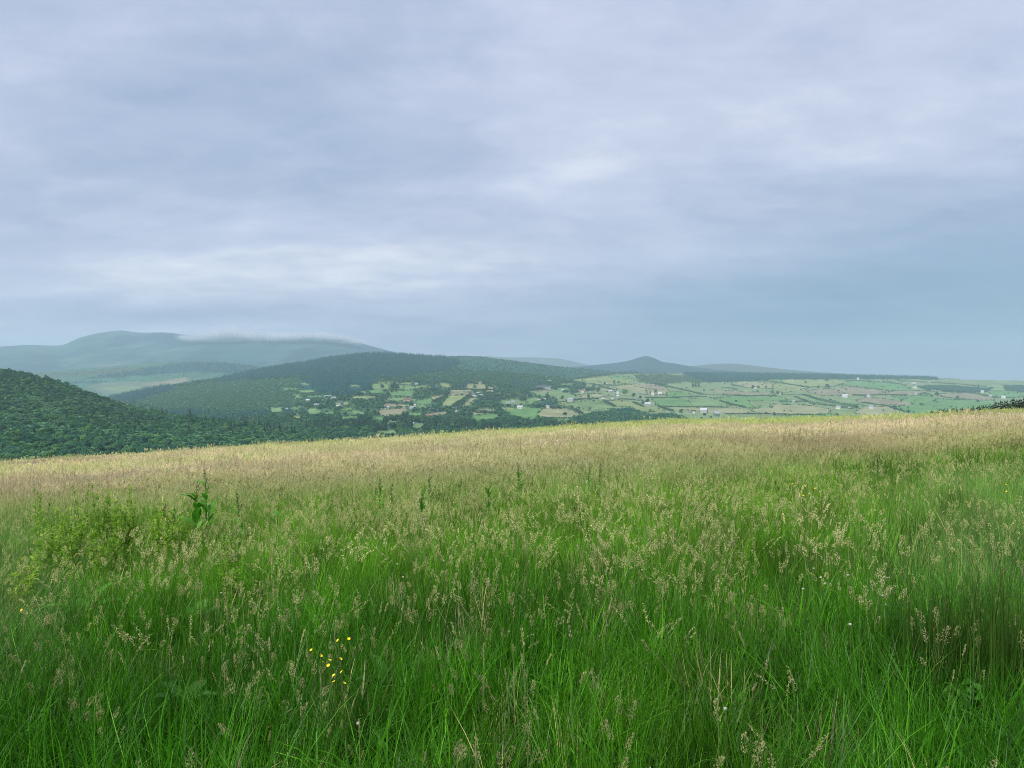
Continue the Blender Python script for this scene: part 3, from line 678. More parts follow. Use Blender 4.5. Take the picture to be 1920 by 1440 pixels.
# -- single trees among the fields: photo x, foot y, height and label
FT = [(1103, 749, 10, 'broad', 'lone round tree on the field boundary below the dark grove'), (1172, 742, 12, 'broad', 'biggest round dark tree beside the long pale farm roofs'),
 (1188, 746, 9, 'broad', 'round tree just right of the biggest round tree'), (1201, 749, 7, 'broad', 'smaller tree over the white cottage with the hedge'), (1055, 750, 8, 'broad', 'tree at the lower corner of the curved green field'),
 (1026, 748, 9, 'broad', 'broad tree over white cottages by the curved green field'), (1102, 737, 12, 'broad', 'left tree of the dark clump by the red roofed house'), (1112, 737, 14, 'broad', 'tallest tree of the dark clump by the red roofed house'),
 (1122, 737, 10, 'broad', 'right tree of the dark clump by the red roofed house'), (1299, 725, 12, 'conifer', 'left conifer of the square block above the long hedge'), (1304, 725, 12.5, 'conifer', 'middle conifer of the square block above the long hedge'),
 (1310, 725, 12, 'conifer', 'right conifer of the square block above the long hedge'), (1277, 777, 10, 'broad', 'round tree at the end of the wood near the white roofed shed'), (1452, 781, 8, 'broad', 'low bushy tree on the hay field just above the meadow'),
 (1570, 784, 9, 'broad', 'leaning bushy tree on the green field just above the meadow'), (1436, 729, 6, 'broad', 'small tree beside the white house in the upper fields'), (1510, 720, 6, 'broad', 'small tree alone in the upper yellowish field'),
 (1549, 716, 6, 'broad', 'tree at the foot of the dark ridge plantation'), (1551, 729, 9, 'broad', 'wide dark tree beside a smaller one above the pink hay field'), (1535, 729, 6, 'broad', 'smaller of the two trees above the pink hay field'),
 (1795, 749, 7, 'broad', 'lone round tree on the hedge below the pink strip field'), (1757, 745, 10, 'broad', 'large tree left of the pink strip field'), (1746, 746, 7, 'broad', 'small tree crowding the large tree by the pink strip field'),
 (1833, 756, 7, 'broad', 'ragged tree in the green field near the young conifers'), (1605, 768, 8, 'broad', 'dark round tree at the end of the double hedge'), (1677, 771, 11, 'broad', 'tallest tree of the grove at the foot of the green field'),
 (1690, 774, 9, 'broad', 'middle tree of the grove at the foot of the green field'), (1703, 776, 8, 'broad', 'low tree of the grove at the foot of the green field'), (1713, 777, 6, 'broad', 'last low tree of the grove at the foot of the green field'),
 (1656, 713, 6, 'broad', 'tree against the upper hedge under the ridge plantation'), (1213, 738, 8, 'conifer', 'left pointed tree over the two farm roofs'), (1219, 738, 9, 'conifer', 'pair of pointed trees behind the two farm roofs'),
 (1230, 738, 7, 'broad', 'round tree between the two farm roofs'), (1250, 742, 7, 'conifer', 'dark tree at the end of the two farm roofs'), (1206, 760, 8, 'broad', 'tree left of the long pale roof in the yellow field'),
 (1214, 757, 10, 'broad', 'large tree behind the long pale roof in the yellow field'), (1229, 760, 8, 'conifer', 'upright tree right of the long pale roof'), (1234, 760, 7, 'conifer', 'second upright tree right of the long pale roof'),
 (1411, 729, 7, 'broad', 'tree left of the white house in the upper fields'), (1422, 729, 6, 'broad', 'tree right of the white house in the upper fields'), (1448, 739, 7, 'broad', 'tree at the left end of the farm on the cross hedge'),
 (1458, 741, 8, 'broad', 'tree over the farm on the cross hedge'), (1466, 741, 6, 'broad', 'tree at the right end of the farm on the cross hedge'), (1134, 722, 6, 'broad', 'tree by the white cottage in the upper yellow field'),
 (1152, 720, 7, 'broad', 'left tree of the pair in the upper yellow field'), (1160, 720, 6, 'broad', 'right tree of the pair in the upper yellow field'), (738, 731, 12, 'broad', 'dark tree on the bright green field under the forest'),
 (744, 731, 11, 'broad', 'second dark tree on the bright green field under the forest'), (716, 730, 9, 'broad', 'tree standing in the pale green field under the forest'), (848, 731, 13, 'conifer', 'left conifer of the dark square stand by the tan fields'),
 (855, 731, 14, 'conifer', 'second conifer of the dark square stand by the tan fields'), (862, 731, 14, 'conifer', 'third conifer of the dark square stand by the tan fields'), (869, 731, 13, 'conifer', 'right conifer of the dark square stand by the tan fields'),
 (890, 729, 7, 'broad', 'tree dividing the two upper tan fields'), (854, 770, 9, 'conifer', 'pointed tree behind the slate roofed white house'), (824, 769, 11, 'conifer', 'tall pointed tree left of the slate roofed white house'),
 (871, 766, 9, 'conifer', 'pointed tree at the foot of the tan strip field'), (1012, 744, 7, 'conifer', 'thin dark tree by the cottages near the curved green field'), (977, 761, 5, 'broad', 'tree over the large plain white house')]
for x, y, hp, kd, lb in FT:
    p = VALLEY.at(x, y)
    place_tree(kd, p, hp * float(p[1]) / FPX, lb)

# ------------------------------------------------------------------ hedges between the fields
def hedge(pts, w, h, label):
    pts = np.array(pts, float); V = []
    seg = np.linspace(0, len(pts) - 1, 60)
    px = np.interp(seg, range(len(pts)), pts[:, 0]); py = np.interp(seg, range(len(pts)), pts[:, 1])
    P = VALLEY.at(px, py)
    d = np.concatenate([[0], np.cumsum(np.linalg.norm(np.diff(P, axis=0), axis=1))]); L = d[-1]
    n = int(L * 6)
    s = RNG.random(n) * L
    C = np.stack([np.interp(s, d, P[:, k]) for k in range(3)], 1)
    bump = 0.65 + 0.8 * fbm(s * .06, s * 0 + pts[0, 0], 3)
    o = C[:1].copy(); C -= o
    ang = RNG.uniform(-.2, math.pi + .2, n)
    r = RNG.uniform(.75, 1.05, n)
    off = np.cos(ang) * w * .5 * r
    T = np.gradient(np.stack([np.interp(s, d, P[:, k]) for k in range(2)], 1), axis=0)
    dirv = np.array([P[-1, 1] - P[0, 1], -(P[-1, 0] - P[0, 0])]); dirv = dirv / np.linalg.norm(dirv)
    C[:, 0] += dirv[0] * off; C[:, 1] += dirv[1] * off
    C[:, 2] += np.maximum(.2, np.sin(ang)) * h * r * bump
    Nn = np.stack([dirv[0] * np.cos(ang), dirv[1] * np.cos(ang), np.sin(ang) + .1], 1) + RNG.normal(size=(n, 3)) * .4
    q, f = quads(C, Nn, RNG.uniform(.6, 1.2, n), RNG)
    ho = obj('hedge', mesh_data('hedge', q, f, [M['hedge']]))
    ho.location = o[0]
    tag(ho, label, 'hedge')
for pts, w, h, lb in [
 ([(1225, 719), (1241, 723), (1275, 730), (1316, 740), (1330, 741), (1367, 742)], 8, 6, 'longest thick dark hedge running down from the scrub to the cross hedge'),
 ([(1370, 742), (1410, 742.5), (1456, 742)], 4, 4, 'straight level hedge right of the longest thick hedge'),
 ([(1208, 746), (1260, 745.5), (1325, 744)], 4, 3.5, 'thin level hedge along the top of the bright green field'),
 ([(1350, 752), (1375, 760), (1398, 765)], 7, 5, 'short thick hedge standing alone in the open fields'),
 ([(1247, 763), (1300, 763.5), (1369, 764)], 3, 2.5, 'faint thin hedge along the foot of the bright green field'),
 ([(1362, 777), (1428, 776.5), (1550, 779)], 3, 3, 'low thin hedge of the lowest hay fields'),
 ([(1381, 715), (1447, 715), (1466, 719), (1500, 724), (1519, 727)], 7, 5, 'hedge curving below the ridge plantation'),
 ([(1506, 741), (1538, 751), (1572, 758), (1607, 763)], 10, 7, 'upper thick strip of the double hedge'),
 ([(1520, 757), (1560, 762), (1600, 767)], 12, 7, 'lower bushy strip of the double hedge'),
 ([(1465, 741), (1497, 741), (1520, 741)], 3, 3, 'short level hedge right of the farm on the cross hedge'),
 ([(1489, 744), (1519, 755)], 6, 4, 'slanting hedge above the scattered scrubby farm'),
 ([(1768, 735), (1817, 736), (1871, 746), (1903, 747)], 7, 5, 'hedge along the top of the pink strip field'),
 ([(1763, 744), (1807, 749)], 4, 4, 'hedge along the foot of the pink strip field'),
 ([(1598, 740.5), (1621, 741), (1702, 740)], 5, 4, 'hedge along the foot of the big pink hay field'),
 ([(1592, 713), (1650, 717), (1685, 720)], 6, 5, 'broken hedge in the top green field under the plantation'),
 ([(1614, 755), (1665, 762), (1695, 772)], 6, 4, 'hedge running down to the grove at the foot of the green field'),
 ([(1680, 714), (1710, 716), (1739, 718)], 14, 8, 'thick tree belt beside the large upper white farmhouse'),
 ([(1745, 718), (1790, 720), (1850, 726)], 12, 7, 'long tree belt right of the large upper white farmhouse'),
 ([(1101, 720), (1122, 723), (1134, 727), (1145, 731), (1159, 732)], 7, 5, 'curved hedge between the dark grove and the pale field'),
 ([(1130, 752), (1142, 757), (1153, 763)], 9, 6, 'steep hedge down to the wood below the farm roofs'),
 ([(1066, 765), (1078, 770), (1091, 777)], 10, 7, 'thick hedge closing the tan half field above the wood'),
 ([(1072, 738), (1081, 743)], 5, 4, 'short hedge at the right end of the curved green field'),
 ([(1062, 753), (1090, 749), (1122, 748.5)], 6, 4, 'hedge under the lone round tree'),
 ([(1162, 748.5), (1185, 750), (1206, 752)], 7, 4, 'hedge in front of the white cottage below the biggest round tree'),
 ([(1234, 762), (1250, 768), (1262, 772)], 7, 5, 'hedge from the long pale roof down to the wood'),
 ([(1187, 755), (1203, 761)], 6, 5, 'short hedge left of the long pale roof'),
 ([(1078, 711), (1110, 706.5), (1145, 702), (1190, 701), (1250, 701)], 9, 7, 'dark ridge hedge along the skyline of the yellow field'),
 ([(883, 742), (872, 750), (861, 757), (852, 763)], 14, 8, 'steep bushy hedge between the yellow and the tan strip field'),
 ([(839, 745), (822, 751), (812, 756)], 10, 7, 'bushy hedge left of the yellow sloping field'),
 ([(892, 774.5), (912, 774), (930, 774)], 6, 5, 'level hedge over the green field above the wood'),
 ([(719, 756), (740, 757), (762, 758.5)], 4, 4, 'thin hedge above the terrace of white cottages'),
 ([(845, 730.5), (885, 731), (926, 731.5)], 5, 4, 'thin level hedge along the upper tan fields'),
 ([(990, 761), (1015, 763), (1040, 765), (1062, 765)], 10, 7, 'bushy hedge behind the white cottages by the green field'),
 ([(1353, 727), (1372, 729), (1382, 731)], 16, 5, 'long low thicket lying in the open pink field'), ([(1370, 722), (1382, 724), (1393, 725)], 14, 6, 'dark oblong thicket above the open pink field'),
 ([(1460, 753), (1480, 754), (1515, 754)], 14, 5, 'scrubby shelter belt of the small farm in the hay fields'), ([(1720, 741), (1731, 739), (1745, 741)], 12, 6, 'hedge around the grey barn in the green field'),
 ([(1596, 741), (1612, 742), (1630, 744)], 12, 6, 'shelter belt right of the bright white farmhouse')]:
    hedge(pts, w, h, lb)

# ------------------------------------------------------------------ houses and farm buildings
def box(x0, x1, y0, y1, z0, z1):
    v = np.array([(x, y, z) for z in (z0, z1) for y in (y0, y1) for x in (x0, x1)], float)
    f = np.array([(0, 2, 3, 1), (4, 5, 7, 6), (0, 1, 5, 4), (2, 6, 7, 3), (0, 4, 6, 2), (1, 3, 7, 5)])
    return v, f
def house(x, y, wpx, wall, roof, label, name='house', hr=0.45, deep=0.6, chim=1, turn=0.0, cat=None, rh=0.32):
    p = VALLEY.at(x, y); Y = float(p[1]); L = wpx * Y / FPX; Hh = max(3.0, min(L * hr, 8.5)); D = max(5.0, L * deep) if deep * L < 14 else 14.0
    wpx *= 1.0 if x < 1060 else .66; L = wpx * Y / FPX
    t = bpy.data.objects.new(name, None); link(t); t.location = p
    t.rotation_euler = (0, 0, -math.atan2(p[0], p[1]) + turn)
    tag(t, label, cat or name.split('_')[-1])
    v, f = box(-L / 2, L / 2, -D / 2, D / 2, -1.5, Hh); parts = [(v, f)]
    r = D * rh + .6
    gv = np.array([(sx * L / 2, sy, z) for sx in (-1, 1) for sy, z in ((-D / 2, Hh), (D / 2, Hh), (0, Hh + r))])
    wv = np.concatenate([v, gv]); 
    o = obj('wall', mesh_data('wall', wv, [f, np.array([(8, 10, 9), (11, 12, 13)])], [WALL[wall]]), t)
    e = .35
    sl = r / (D / 2)
    rv = []
    for zz in (0.06, 0.28):
        rv += [(-L / 2 - e, -D / 2 - e, Hh - e * sl + zz), (L / 2 + e, -D / 2 - e, Hh - e * sl + zz), (L / 2 + e, 0, Hh + r + zz), (-L / 2 - e, 0, Hh + r + zz), (-L / 2 - e, D / 2 + e, Hh - e * sl + zz), (L / 2 + e, D / 2 + e, Hh - e * sl + zz)]
    rf = np.array([(6, 7, 8, 9), (9, 8, 11, 10), (0, 3, 2, 1), (3, 4, 5, 2), (0, 1, 7, 6), (5, 4, 10, 11), (0, 6, 9, 3), (3, 9, 10, 4), (1, 2, 8, 7), (2, 5, 11, 8)])
    ro = obj('roof', mesh_data('roof', np.array(rv), rf, [ROOF[roof]]), t)
    for k in range(chim):
        cx = (L / 2 - .8) * (1 if k else -1)
        obj('chimney', mesh_data('chimney', *box(cx - .45, cx + .45, -.4, .4, Hh + r - .3, Hh + r + 1.2), [WALL['grey']]), ro)
    if chim:
        k = max(2, int(L / 3.5))
        for i in range(k):
            wx = -L / 2 + L * (i + .5) / k
            obj('window', mesh_data('window', *box(wx - .5, wx + .5, -D / 2 - .03, -D / 2 + .1, Hh * .45, Hh * .45 + 1.3), [M['window']]), t)
    return t
HS = [
 (577, 753, 7, 'white', 'white', 'small white house among trees left of the long white barn', 'house'), (614, 747, 11, 'white', 'pale', 'long white barn with pale roof under the left plantation', 'barn'), (625, 750, 9, 'grey', 'pale', 'lower grey shed right below the long white barn', 'barn'),
 (640, 760, 8, 'white', 'slate', 'white house among trees above the wood with slate roof', 'house'), (633, 764, 4, 'white', 'white', 'tiny white cottage below the slate roofed house in trees', 'house'), (489, 779, 6, 'white', 'pale', 'lone low white roof deep in the wood below the plantation', 'barn'),
 (541, 771, 12, 'grey', 'pale', 'grey roofed sheds hidden in trees beside the small green clearing', 'barn'), (594, 763, 9, 'grey', 'pale', 'pale roof above the second green clearing', 'barn'),
 (716, 766, 4.5, 'white', 'slate', 'left end cottage of the white row over the brown field', 'house'), (722, 766, 4.5, 'white', 'slate', 'middle cottage of the white row over the brown field', 'house'), (727.5, 766, 4, 'white', 'white', 'right end cottage of the white row over the brown field', 'house'),
 (764, 753, 14, 'pink', 'brown', 'long pinkish barn at the edge of the green pasture', 'barn'), (772, 767, 7, 'white', 'white', 'long low white building beside the tall white tower house', 'house'), (771, 784, 6, 'white', 'white', 'white house standing alone in the wood under the tower house', 'house'),
 (801, 784, 8, 'white', 'red', 'white house with red roof below the brown field', 'house'), (809, 772, 8, 'white', 'pale', 'left white roof behind the brown field', 'house'), (820, 771, 4, 'white', 'white', 'small white cottage behind the right end of the brown field', 'house'),
 (852, 770, 9, 'white', 'slate', 'white house with steep slate roof among pointed trees', 'house'), (847, 776, 5, 'white', 'white', 'left low white cottage below the slate roofed house by pointed trees', 'house'), (857, 775, 7, 'white', 'pale', 'right white cottage below the slate roofed house by pointed trees', 'house'),
 (781, 722, 6, 'cream', 'pale', 'cream cottage on the upper meadow under the forest', 'house'), (745, 719, 3.5, 'cream', 'white', 'tiny white house at the foot of the forested hill', 'house'), (889, 744, 8, 'white', 'slate', 'largest white house of the hilltop hamlet by the steep hedge', 'house'),
 (897, 740, 7, 'white', 'pale', 'pale roofed house at the right of the hilltop hamlet', 'house'), (885, 738, 5, 'white', 'slate', 'upper left white house of the hilltop hamlet', 'house'), (903, 743, 5, 'cream', 'pale', 'cream house at the right edge of the hilltop hamlet', 'house'),
 (975, 766, 10, 'white', 'white', 'large plain white house on top of the green field', 'house'), (962, 756, 7, 'grey', 'pale', 'pale blue roofed shed above the large plain white house', 'barn'), (953, 758, 7, 'grey', 'pale', 'grey shed left of the pale blue roofed shed', 'barn'),
 (980, 744, 5, 'white', 'pale', 'left white house of the hamlet in the dark trees', 'house'), (987, 745, 5.5, 'white', 'white', 'right white house of the hamlet in the dark trees', 'house'), (976, 739, 3.5, 'white', 'slate', 'upper white cottage of the hamlet in the dark trees', 'house'),
 (774, 797, 5, 'white', 'white', 'white cottage beside the clearing in the front wood', 'house'), (780, 809, 6, 'white', 'white', 'white house right at the edge of the meadow in the front wood', 'house'),
 (1030, 717, 7, 'white', 'pale', 'white house in front of the upper dark grove', 'house'), (1056, 734, 6, 'white', 'white', 'white gable on the curved green field under the dark grove', 'house'), (1018, 730, 28, 'grey', 'slate', 'very long low slate grey sheds behind the curved green field', 'barn'),
 (1010, 750, 6, 'white', 'slate', 'white cottage under the thin dark tree', 'house'), (1022, 750, 5, 'white', 'white', 'small white cottage right of the thin dark tree', 'house'), (1027, 765, 7, 'cream', 'pale', 'cream house on the hedge above the tan half field', 'house'),
 (1038, 765, 7, 'white', 'slate', 'white house on the hedge above the tan half field', 'house'), (1070, 754, 17, 'grey', 'pale', 'long grey barn at the left tip of the hedged green field', 'barn'), (1138, 721, 4, 'white', 'white', 'tiny white cottage in the upper yellow field', 'house'),
 (1144, 736, 10, 'grey', 'white', 'long pale farm roof left of the biggest round tree', 'barn'), (1159, 738, 8, 'white', 'pale', 'shorter pale farm roof against the biggest round tree', 'barn'), (1131, 748, 10, 'white', 'slate', 'long white farmhouse on the hedge by the lone round tree', 'house'),
 (1148, 748, 7, 'white', 'slate', 'white house right of the long white farmhouse', 'house'), (1158, 746, 8, 'grey', 'white', 'bright blue white roof beside the long white farmhouse', 'barn'), (1196, 750, 6, 'white', 'slate', 'white cottage behind a hedge right of the farm roofs', 'house'),
 (1214, 762, 16, 'grey', 'white', 'long pale roofed farm building in the yellow field', 'barn'), (1224, 741, 9, 'cream', 'pale', 'left of the two farm roofs with pointed trees', 'barn'), (1238, 740, 10, 'white', 'white', 'right and whiter of the two farm roofs with pointed trees', 'barn'),
 (1092, 736, 8, 'cream', 'red', 'cream house with red roof by the dark tree clump', 'house'), (1320, 774, 19, 'grey', 'white', 'long white roofed shed just above the meadow', 'barn'), (1301, 776, 5, 'white', 'white', 'white cottage left of the long white roofed shed', 'house'),
 (1294, 776, 3.5, 'white', 'slate', 'tiny white cottage nearest the end of the wood', 'house'), (1344, 780, 16, 'green', 'pale', 'low green shed right below the long white roofed shed', 'barn'), (1415, 729, 7, 'white', 'slate', 'white house between two trees in the upper fields', 'house'),
 (1585, 745, 14, 'white', 'white', 'bright white farmhouse above the double hedge', 'house'), (1628, 745, 8, 'white', 'pale', 'white house at the end of the shelter belt', 'house'), (1713, 719, 12, 'white', 'slate', 'large upper white farmhouse in the tree belts', 'house'),
 (1715, 728, 9, 'cream', 'pale', 'low cream shed below the large upper white farmhouse', 'barn'), (1609, 712, 6, 'white', 'white', 'white cottage right under the ridge plantation', 'house'), (1572, 767, 12, 'cream', 'pale', 'long pale shed in the lower strip of the double hedge', 'barn'),
 (1592, 767, 6, 'white', 'pale', 'small pale shed left of the dark round hedge end tree', 'barn'), (1633, 766, 11, 'white', 'pale', 'white bungalow right of the dark round hedge end tree', 'house'), (1857, 744, 5, 'white', 'white', 'white cottage at the right tip of the pink strip field', 'house'),
 (1795, 732, 7, 'white', 'slate', 'white house below the long right tree belt', 'house'), (1842, 736, 8, 'cream', 'pale', 'pale farm shed right of the small wood', 'barn'), (1881, 747, 10, 'cream', 'white', 'pale roof nearest the young conifers', 'barn'),
 (1718, 741, 8, 'grey', 'pale', 'grey barn ringed by a hedge in the green field', 'barn'), (1461, 739, 8, 'white', 'slate', 'white farmhouse on the cross hedge', 'house'), (1488, 755, 7, 'grey', 'pale', 'grey farm shed in the scrubby shelter belt', 'barn')]
for x, y, w, wl, rf, lb, nm in HS:
    far = float(VALLEY.at(x, y)[1])
    house(x, y, w, wl, rf, lb, nm, hr=.45 if w < 10 else .3, chim=(2 if w > 7 else 1) if nm == 'house' else 0, turn=random.uniform(-.35, .35))
house(778, 766, 3.4, 'white', 'white', 'tall narrow white tower house standing over the trees', 'house', hr=2.4, deep=1.0, chim=0, turn=.3)

# ------------------------------------------------------------------ the meadow
def meadow_ground():
    ys = np.concatenate([np.linspace(-40, 0, 9)[:-1], np.linspace(0, 14, 57)[:-1], np.linspace(14, 60, 70)[:-1], np.linspace(60, 130, 50)[:-1], np.linspace(130, 470, 50)])
    us = np.linspace(-1, 1, 161)
    Yg, U = np.meshgrid(ys, us, indexing='ij')
    X = U * np.maximum(Yg * 1.25, 0) + U * 45
    Z = ground_z(X, Yg)
    P = np.stack([X, Yg, Z], -1); r, c = P.shape[:2]; i = np.arange(r * c).reshape(r, c)
    F = np.stack([i[:-1, :-1], i[:-1, 1:], i[1:, 1:], i[1:, :-1]], -1).reshape(-1, 4)
    m, N, p = principled('meadow_soil', rough=.95, spec=.05)
    g = N.new('ShaderNodeTexCoord'); s = N.new('ShaderNodeSeparateXYZ'); N.put(s.inputs[0], g.outputs['Object'])
    soil = N.ramp(N.noise(g.outputs['Object'], 1.4, 6, .7), [(0.3, (0.016, 0.034, 0.012)), (0.7, (0.045, 0.075, 0.022))])
    hay = N.ramp(N.noise(g.outputs['Object'], .16, 6, .6), [(0.3, (0.42, 0.40, 0.20)), (0.7, (0.60, 0.51, 0.34))])
    N.put(p.inputs['Base Color'], N.mix(N.rng(s.outputs[1], 14, 38), soil, hay))
    return tag(obj('meadow', mesh_data('meadow', P.reshape(-1, 3), F, [m], smooth=True)), kind='structure')
meadow_ground()

def blades(n, rad, hmin, hmax, w, g, lean=.35, seg=4, curl=.9):
    """n tapering curved blades in one tuft"""
    V, F = [], []
    for k in range(n):
        a, rr = g.uniform(0, 6.283), rad * math.sqrt(g.random())
        bx, by = rr * math.cos(a), rr * math.sin(a)
        h = g.uniform(hmin, hmax); d = g.uniform(0, 6.283); ln = abs(g.normal(0, lean)); cu = g.uniform(.2, 1) * curl
        dx, dy = math.cos(d), math.sin(d); ww = w * g.uniform(.6, 1.25); tw = g.uniform(-.8, .8)
        o = len(V)
        x, z, th = 0.0, 0.0, ln * .5
        for i in range(seg + 1):
            f = i / seg
            hw = ww * .5 * (1 - f ** 2.2) if i < seg else 0
            ca, sa = math.cos(d + 1.57 + tw * f), math.sin(d + 1.57 + tw * f)
            px, py = bx + dx * x, by + dy * x
            if i < seg: V += [(px - ca * hw, py - sa * hw, z), (px + ca * hw, py + sa * hw, z)]
            else: V.append((px, py, z))
            st = h / seg
            x += math.sin(th) * st; z += math.cos(th) * st
            th += cu * ln * 2.2 / seg + (.12 * cu if f > .4 else 0)
        for i in range(seg - 1): F.append((o + 2 * i, o + 2 * i + 1, o + 2 * i + 3, o + 2 * i + 2))
        F.append((o + 2 * seg - 2, o + 2 * seg - 1, o + 2 * seg, o + 2 * seg))
    F4 = np.array([f for f in F if f[2] != f[3]]); F3 = np.array([f[:3] for f in F if f[2] == f[3]])
    return np.array(V), [F4, F3]
def head_clump(n, rad, hmin, hmax, g, kind, k=1.0):
    """n flowering stems: thin stalk plus a head of many small spikelets"""
    V, F3, MI = [], [], []
    def tri(a, b, c, mi=0):
        o = len(V); V.extend([a, b, c]); F3.append((o, o + 1, o + 2)); MI.append(mi)
    for q in range(n):
        a, rr = g.uniform(0, 6.283), rad * math.sqrt(g.random())
        b = np.array([rr * math.cos(a), rr * math.sin(a), 0.0]); h = g.uniform(hmin, hmax); d = g.uniform(0, 6.283)
        dv = np.array([math.cos(d), math.sin(d), 0]); side = np.array([-dv[1], dv[0], 0])
        ln = g.uniform(.03, .22) if kind != 'droop' else g.uniform(.2, .45)
        pt = lambda f: b + dv * (ln * h * (f ** 2.4)) + np.array([0, 0, h * (f - ln * .35 * f ** 3)])
        w = .0011 * k + .0004
        for i in range(5):
            p0, p1 = pt(i / 5), pt((i + 1) / 5)
            tri(p0 - side * w, p0 + side * w, p1 + side * w, 1); tri(p0 - side * w, p1 + side * w, p1 - side * w, 1)
        tight = g.random() < .72
        hl = {'panicle': .15 if tight else .2, 'spike': .13, 'droop': .24}[kind]
        nn = int({'panicle': 74, 'spike': 40, 'droop': 40}[kind] * g.uniform(.8, 1.2))
        for s in range(nn):
            f = g.random(); base = pt(1 - hl * (1 - f))
            spread = {'panicle': (.017 if tight else .036) * (1 - f) ** .7 * (.4 + f) * 1.7 + .004, 'spike': .006, 'droop': .012}[kind] * k ** .5
            aa = g.uniform(0, 6.283); off = np.array([math.cos(aa), math.sin(aa), g.uniform(.1, .6)]) * spread * g.uniform(.3, 1)
            L = {'panicle': .0088 if tight else .0075, 'spike': .011, 'droop': .011}[kind] * g.uniform(.7, 1.3) * k
            ax = np.array([math.cos(aa) * .5, math.sin(aa) * .5, 1.0 if kind != 'droop' else -.3]); ax /= np.linalg.norm(ax)
            sd_ = np.cross(ax, g.normal(size=3)); sd_ /= np.linalg.norm(sd_)
            c = base + off
            tri(c - ax * L * .5, c + sd_ * L * .28, c + ax * L * .6); tri(c - ax * L * .5, c + ax * L * .6, c - sd_ * L * .28)
    return np.array(V), np.array(F3), np.array(MI)
G = np.random.default_rng(5)
def P_(name, v, f, m): return bpy.data.objects.new(name, mesh_data(name, v, f, [m]))
tufts = [P_('grass_a%02d' % i, *blades(62, .13, .16, .46, (.0054, .0078, .0042, .0062, .0120)[i], G, lean=(.5, .8, 1.0, .7, .9)[i], curl=(1.1, 1.6, 1.8, 1.3, 1.5)[i]), M['grass']) for i in range(5)]
tufts += [P_('grass_b%02d' % i, *blades(42, .15, .26, .58, .0038, G, lean=.5, curl=1.3), M['grass']) for i in range(4)]
tufts += [P_('grass_c%02d' % i, *blades(40, .16, .35, .60, .0040, G, lean=.75, curl=1.4), M['grass']) for i in range(3)]      # fine drooping tufts
tufts += [P_('grass_d%02d' % i, *blades(70, .50, .30, .62, .0120, G, seg=3), M['grass']) for i in range(4)]                      # broad patches, further off
def H_(name, vfm): return bpy.data.objects.new(name, mesh_data(name, vfm[0], vfm[1], [M['seed'], M['stalk']], fm=vfm[2]))
seeds = [H_('seed_a%02d' % i, head_clump(4, .14, .42, .74, G, 'panicle')) for i in range(5)]
seeds += [H_('seed_b%02d' % i, head_clump(3, .14, .42, .78, G, 'spike')) for i in range(3)]
seeds += [H_('seed_c%02d' % i, head_clump(4, .15, .45, .74, G, 'droop')) for i in range(3)]
seeds += [H_('seed_d%02d' % i, head_clump(22, .50, .50, .80, G, 'panicle', 1.7)) for i in range(4)]

def field_points(bands):
    out = []
    for y0, y1, rho in bands:
        um = 0.86
        area = um * (y1 ** 2 - y0 ** 2) + 2 * 1.2 * (y1 - y0)
        n = int(rho * area)
        Y = np.sqrt(y0 ** 2 + (y1 ** 2 - y0 ** 2) * RNG.random(n))
        X = (RNG.random(n) * 2 - 1) * (um * Y + 1.2)
        out.append(np.stack([X, Y, ground_z(X, Y)], 1))
    return np.concatenate(out)
def lerp3(a, b, f): return np.asarray(a) * (1 - f)[:, None] + np.asarray(b) * f[:, None]
def ss(v, a, b):
    t = np.clip((v - a) / (b - a), 0, 1)
    return t * t * (3 - 2 * t)
# how ripe (tan) the grass is: a field-wide pattern of bands that runs with the slope
def ripeness(P):
    X, Y = P[:, 0], P[:, 1]
    n = fbm(X * .10 + 3, Y * .07, 4); n2 = fbm(X * .5, Y * .4 + 7, 3)
    start = np.where(X < 0, 12.5, 12.5 + np.minimum(X, 12) * .45)
    r = ss(Y + (n - .5) * 10 + (n2 - .5) * 4, start, start + 7)
    return np.clip(r, 0, 1), n, n2
def bands(P):
    X, Y = P[:, 0], P[:, 1]
    return fbm(X * .022 + 5, (Y + X * .25) * .085, 4), fbm(X * .16, Y * .16 + 30, 3)
GREEN_A, GREEN_B, GREEN_C = (0.056, 0.215, 0.006), (0.120, 0.335, 0.012), (0.225, 0.430, 0.040)
HAY, YEL, PINK, BROWN = (0.760, 0.665, 0.470), (0.540, 0.585, 0.240), (0.770, 0.630, 0.510), (0.480, 0.365, 0.245)

P = field_points([(1.1, 6, 62), (6, 12, 44), (12, 24, 22)]); n0 = len(P)
Pf = field_points([(22, 50, 8), (50, 112, 5)]); P = np.concatenate([P, Pf]); n = len(P)
r, nn, n2 = ripeness(P); b1, b2 = bands(P)
fr = RNG.random(n)
idx = RNG.integers(0, 9, n)
wind = ss(P[:, 0] / np.maximum(P[:, 1], 1), .38, .6) * ss(P[:, 1], 4.5, 6) * (1 - ss(P[:, 1], 14, 18))          # fine bent grass right
left = ss(-P[:, 0] / np.maximum(P[:, 1], 1), .52, .64) * (1 - ss(P[:, 1], 14, 18)) * ss(P[:, 1], 4, 6)
idx = np.where(fr < np.maximum(wind, left) * .8, RNG.integers(9, 12, n), idx)
idx[n0:] = RNG.integers(12, 16, n - n0)
tint = lerp3(GREEN_A, GREEN_B, np.clip(ss(P[:, 1], 2.5, 9) * .7 + (n2 - .5) * 1.2, 0, 1))
tint = lerp3(tint, GREEN_C, np.clip(ss(P[:, 1], 4.5, 12) * .75 + (nn - .5) * .9, 0, 1))
tint = lerp3(tint, (0.16, 0.31, 0.075), np.maximum(wind, left) * .65)
yw = ss(P[:, 0] + 14 * (b2 - .5), -16, 8)
Yw = P[:, 1] + (b1 - .5) * 26 + (b2 - .5) * 8
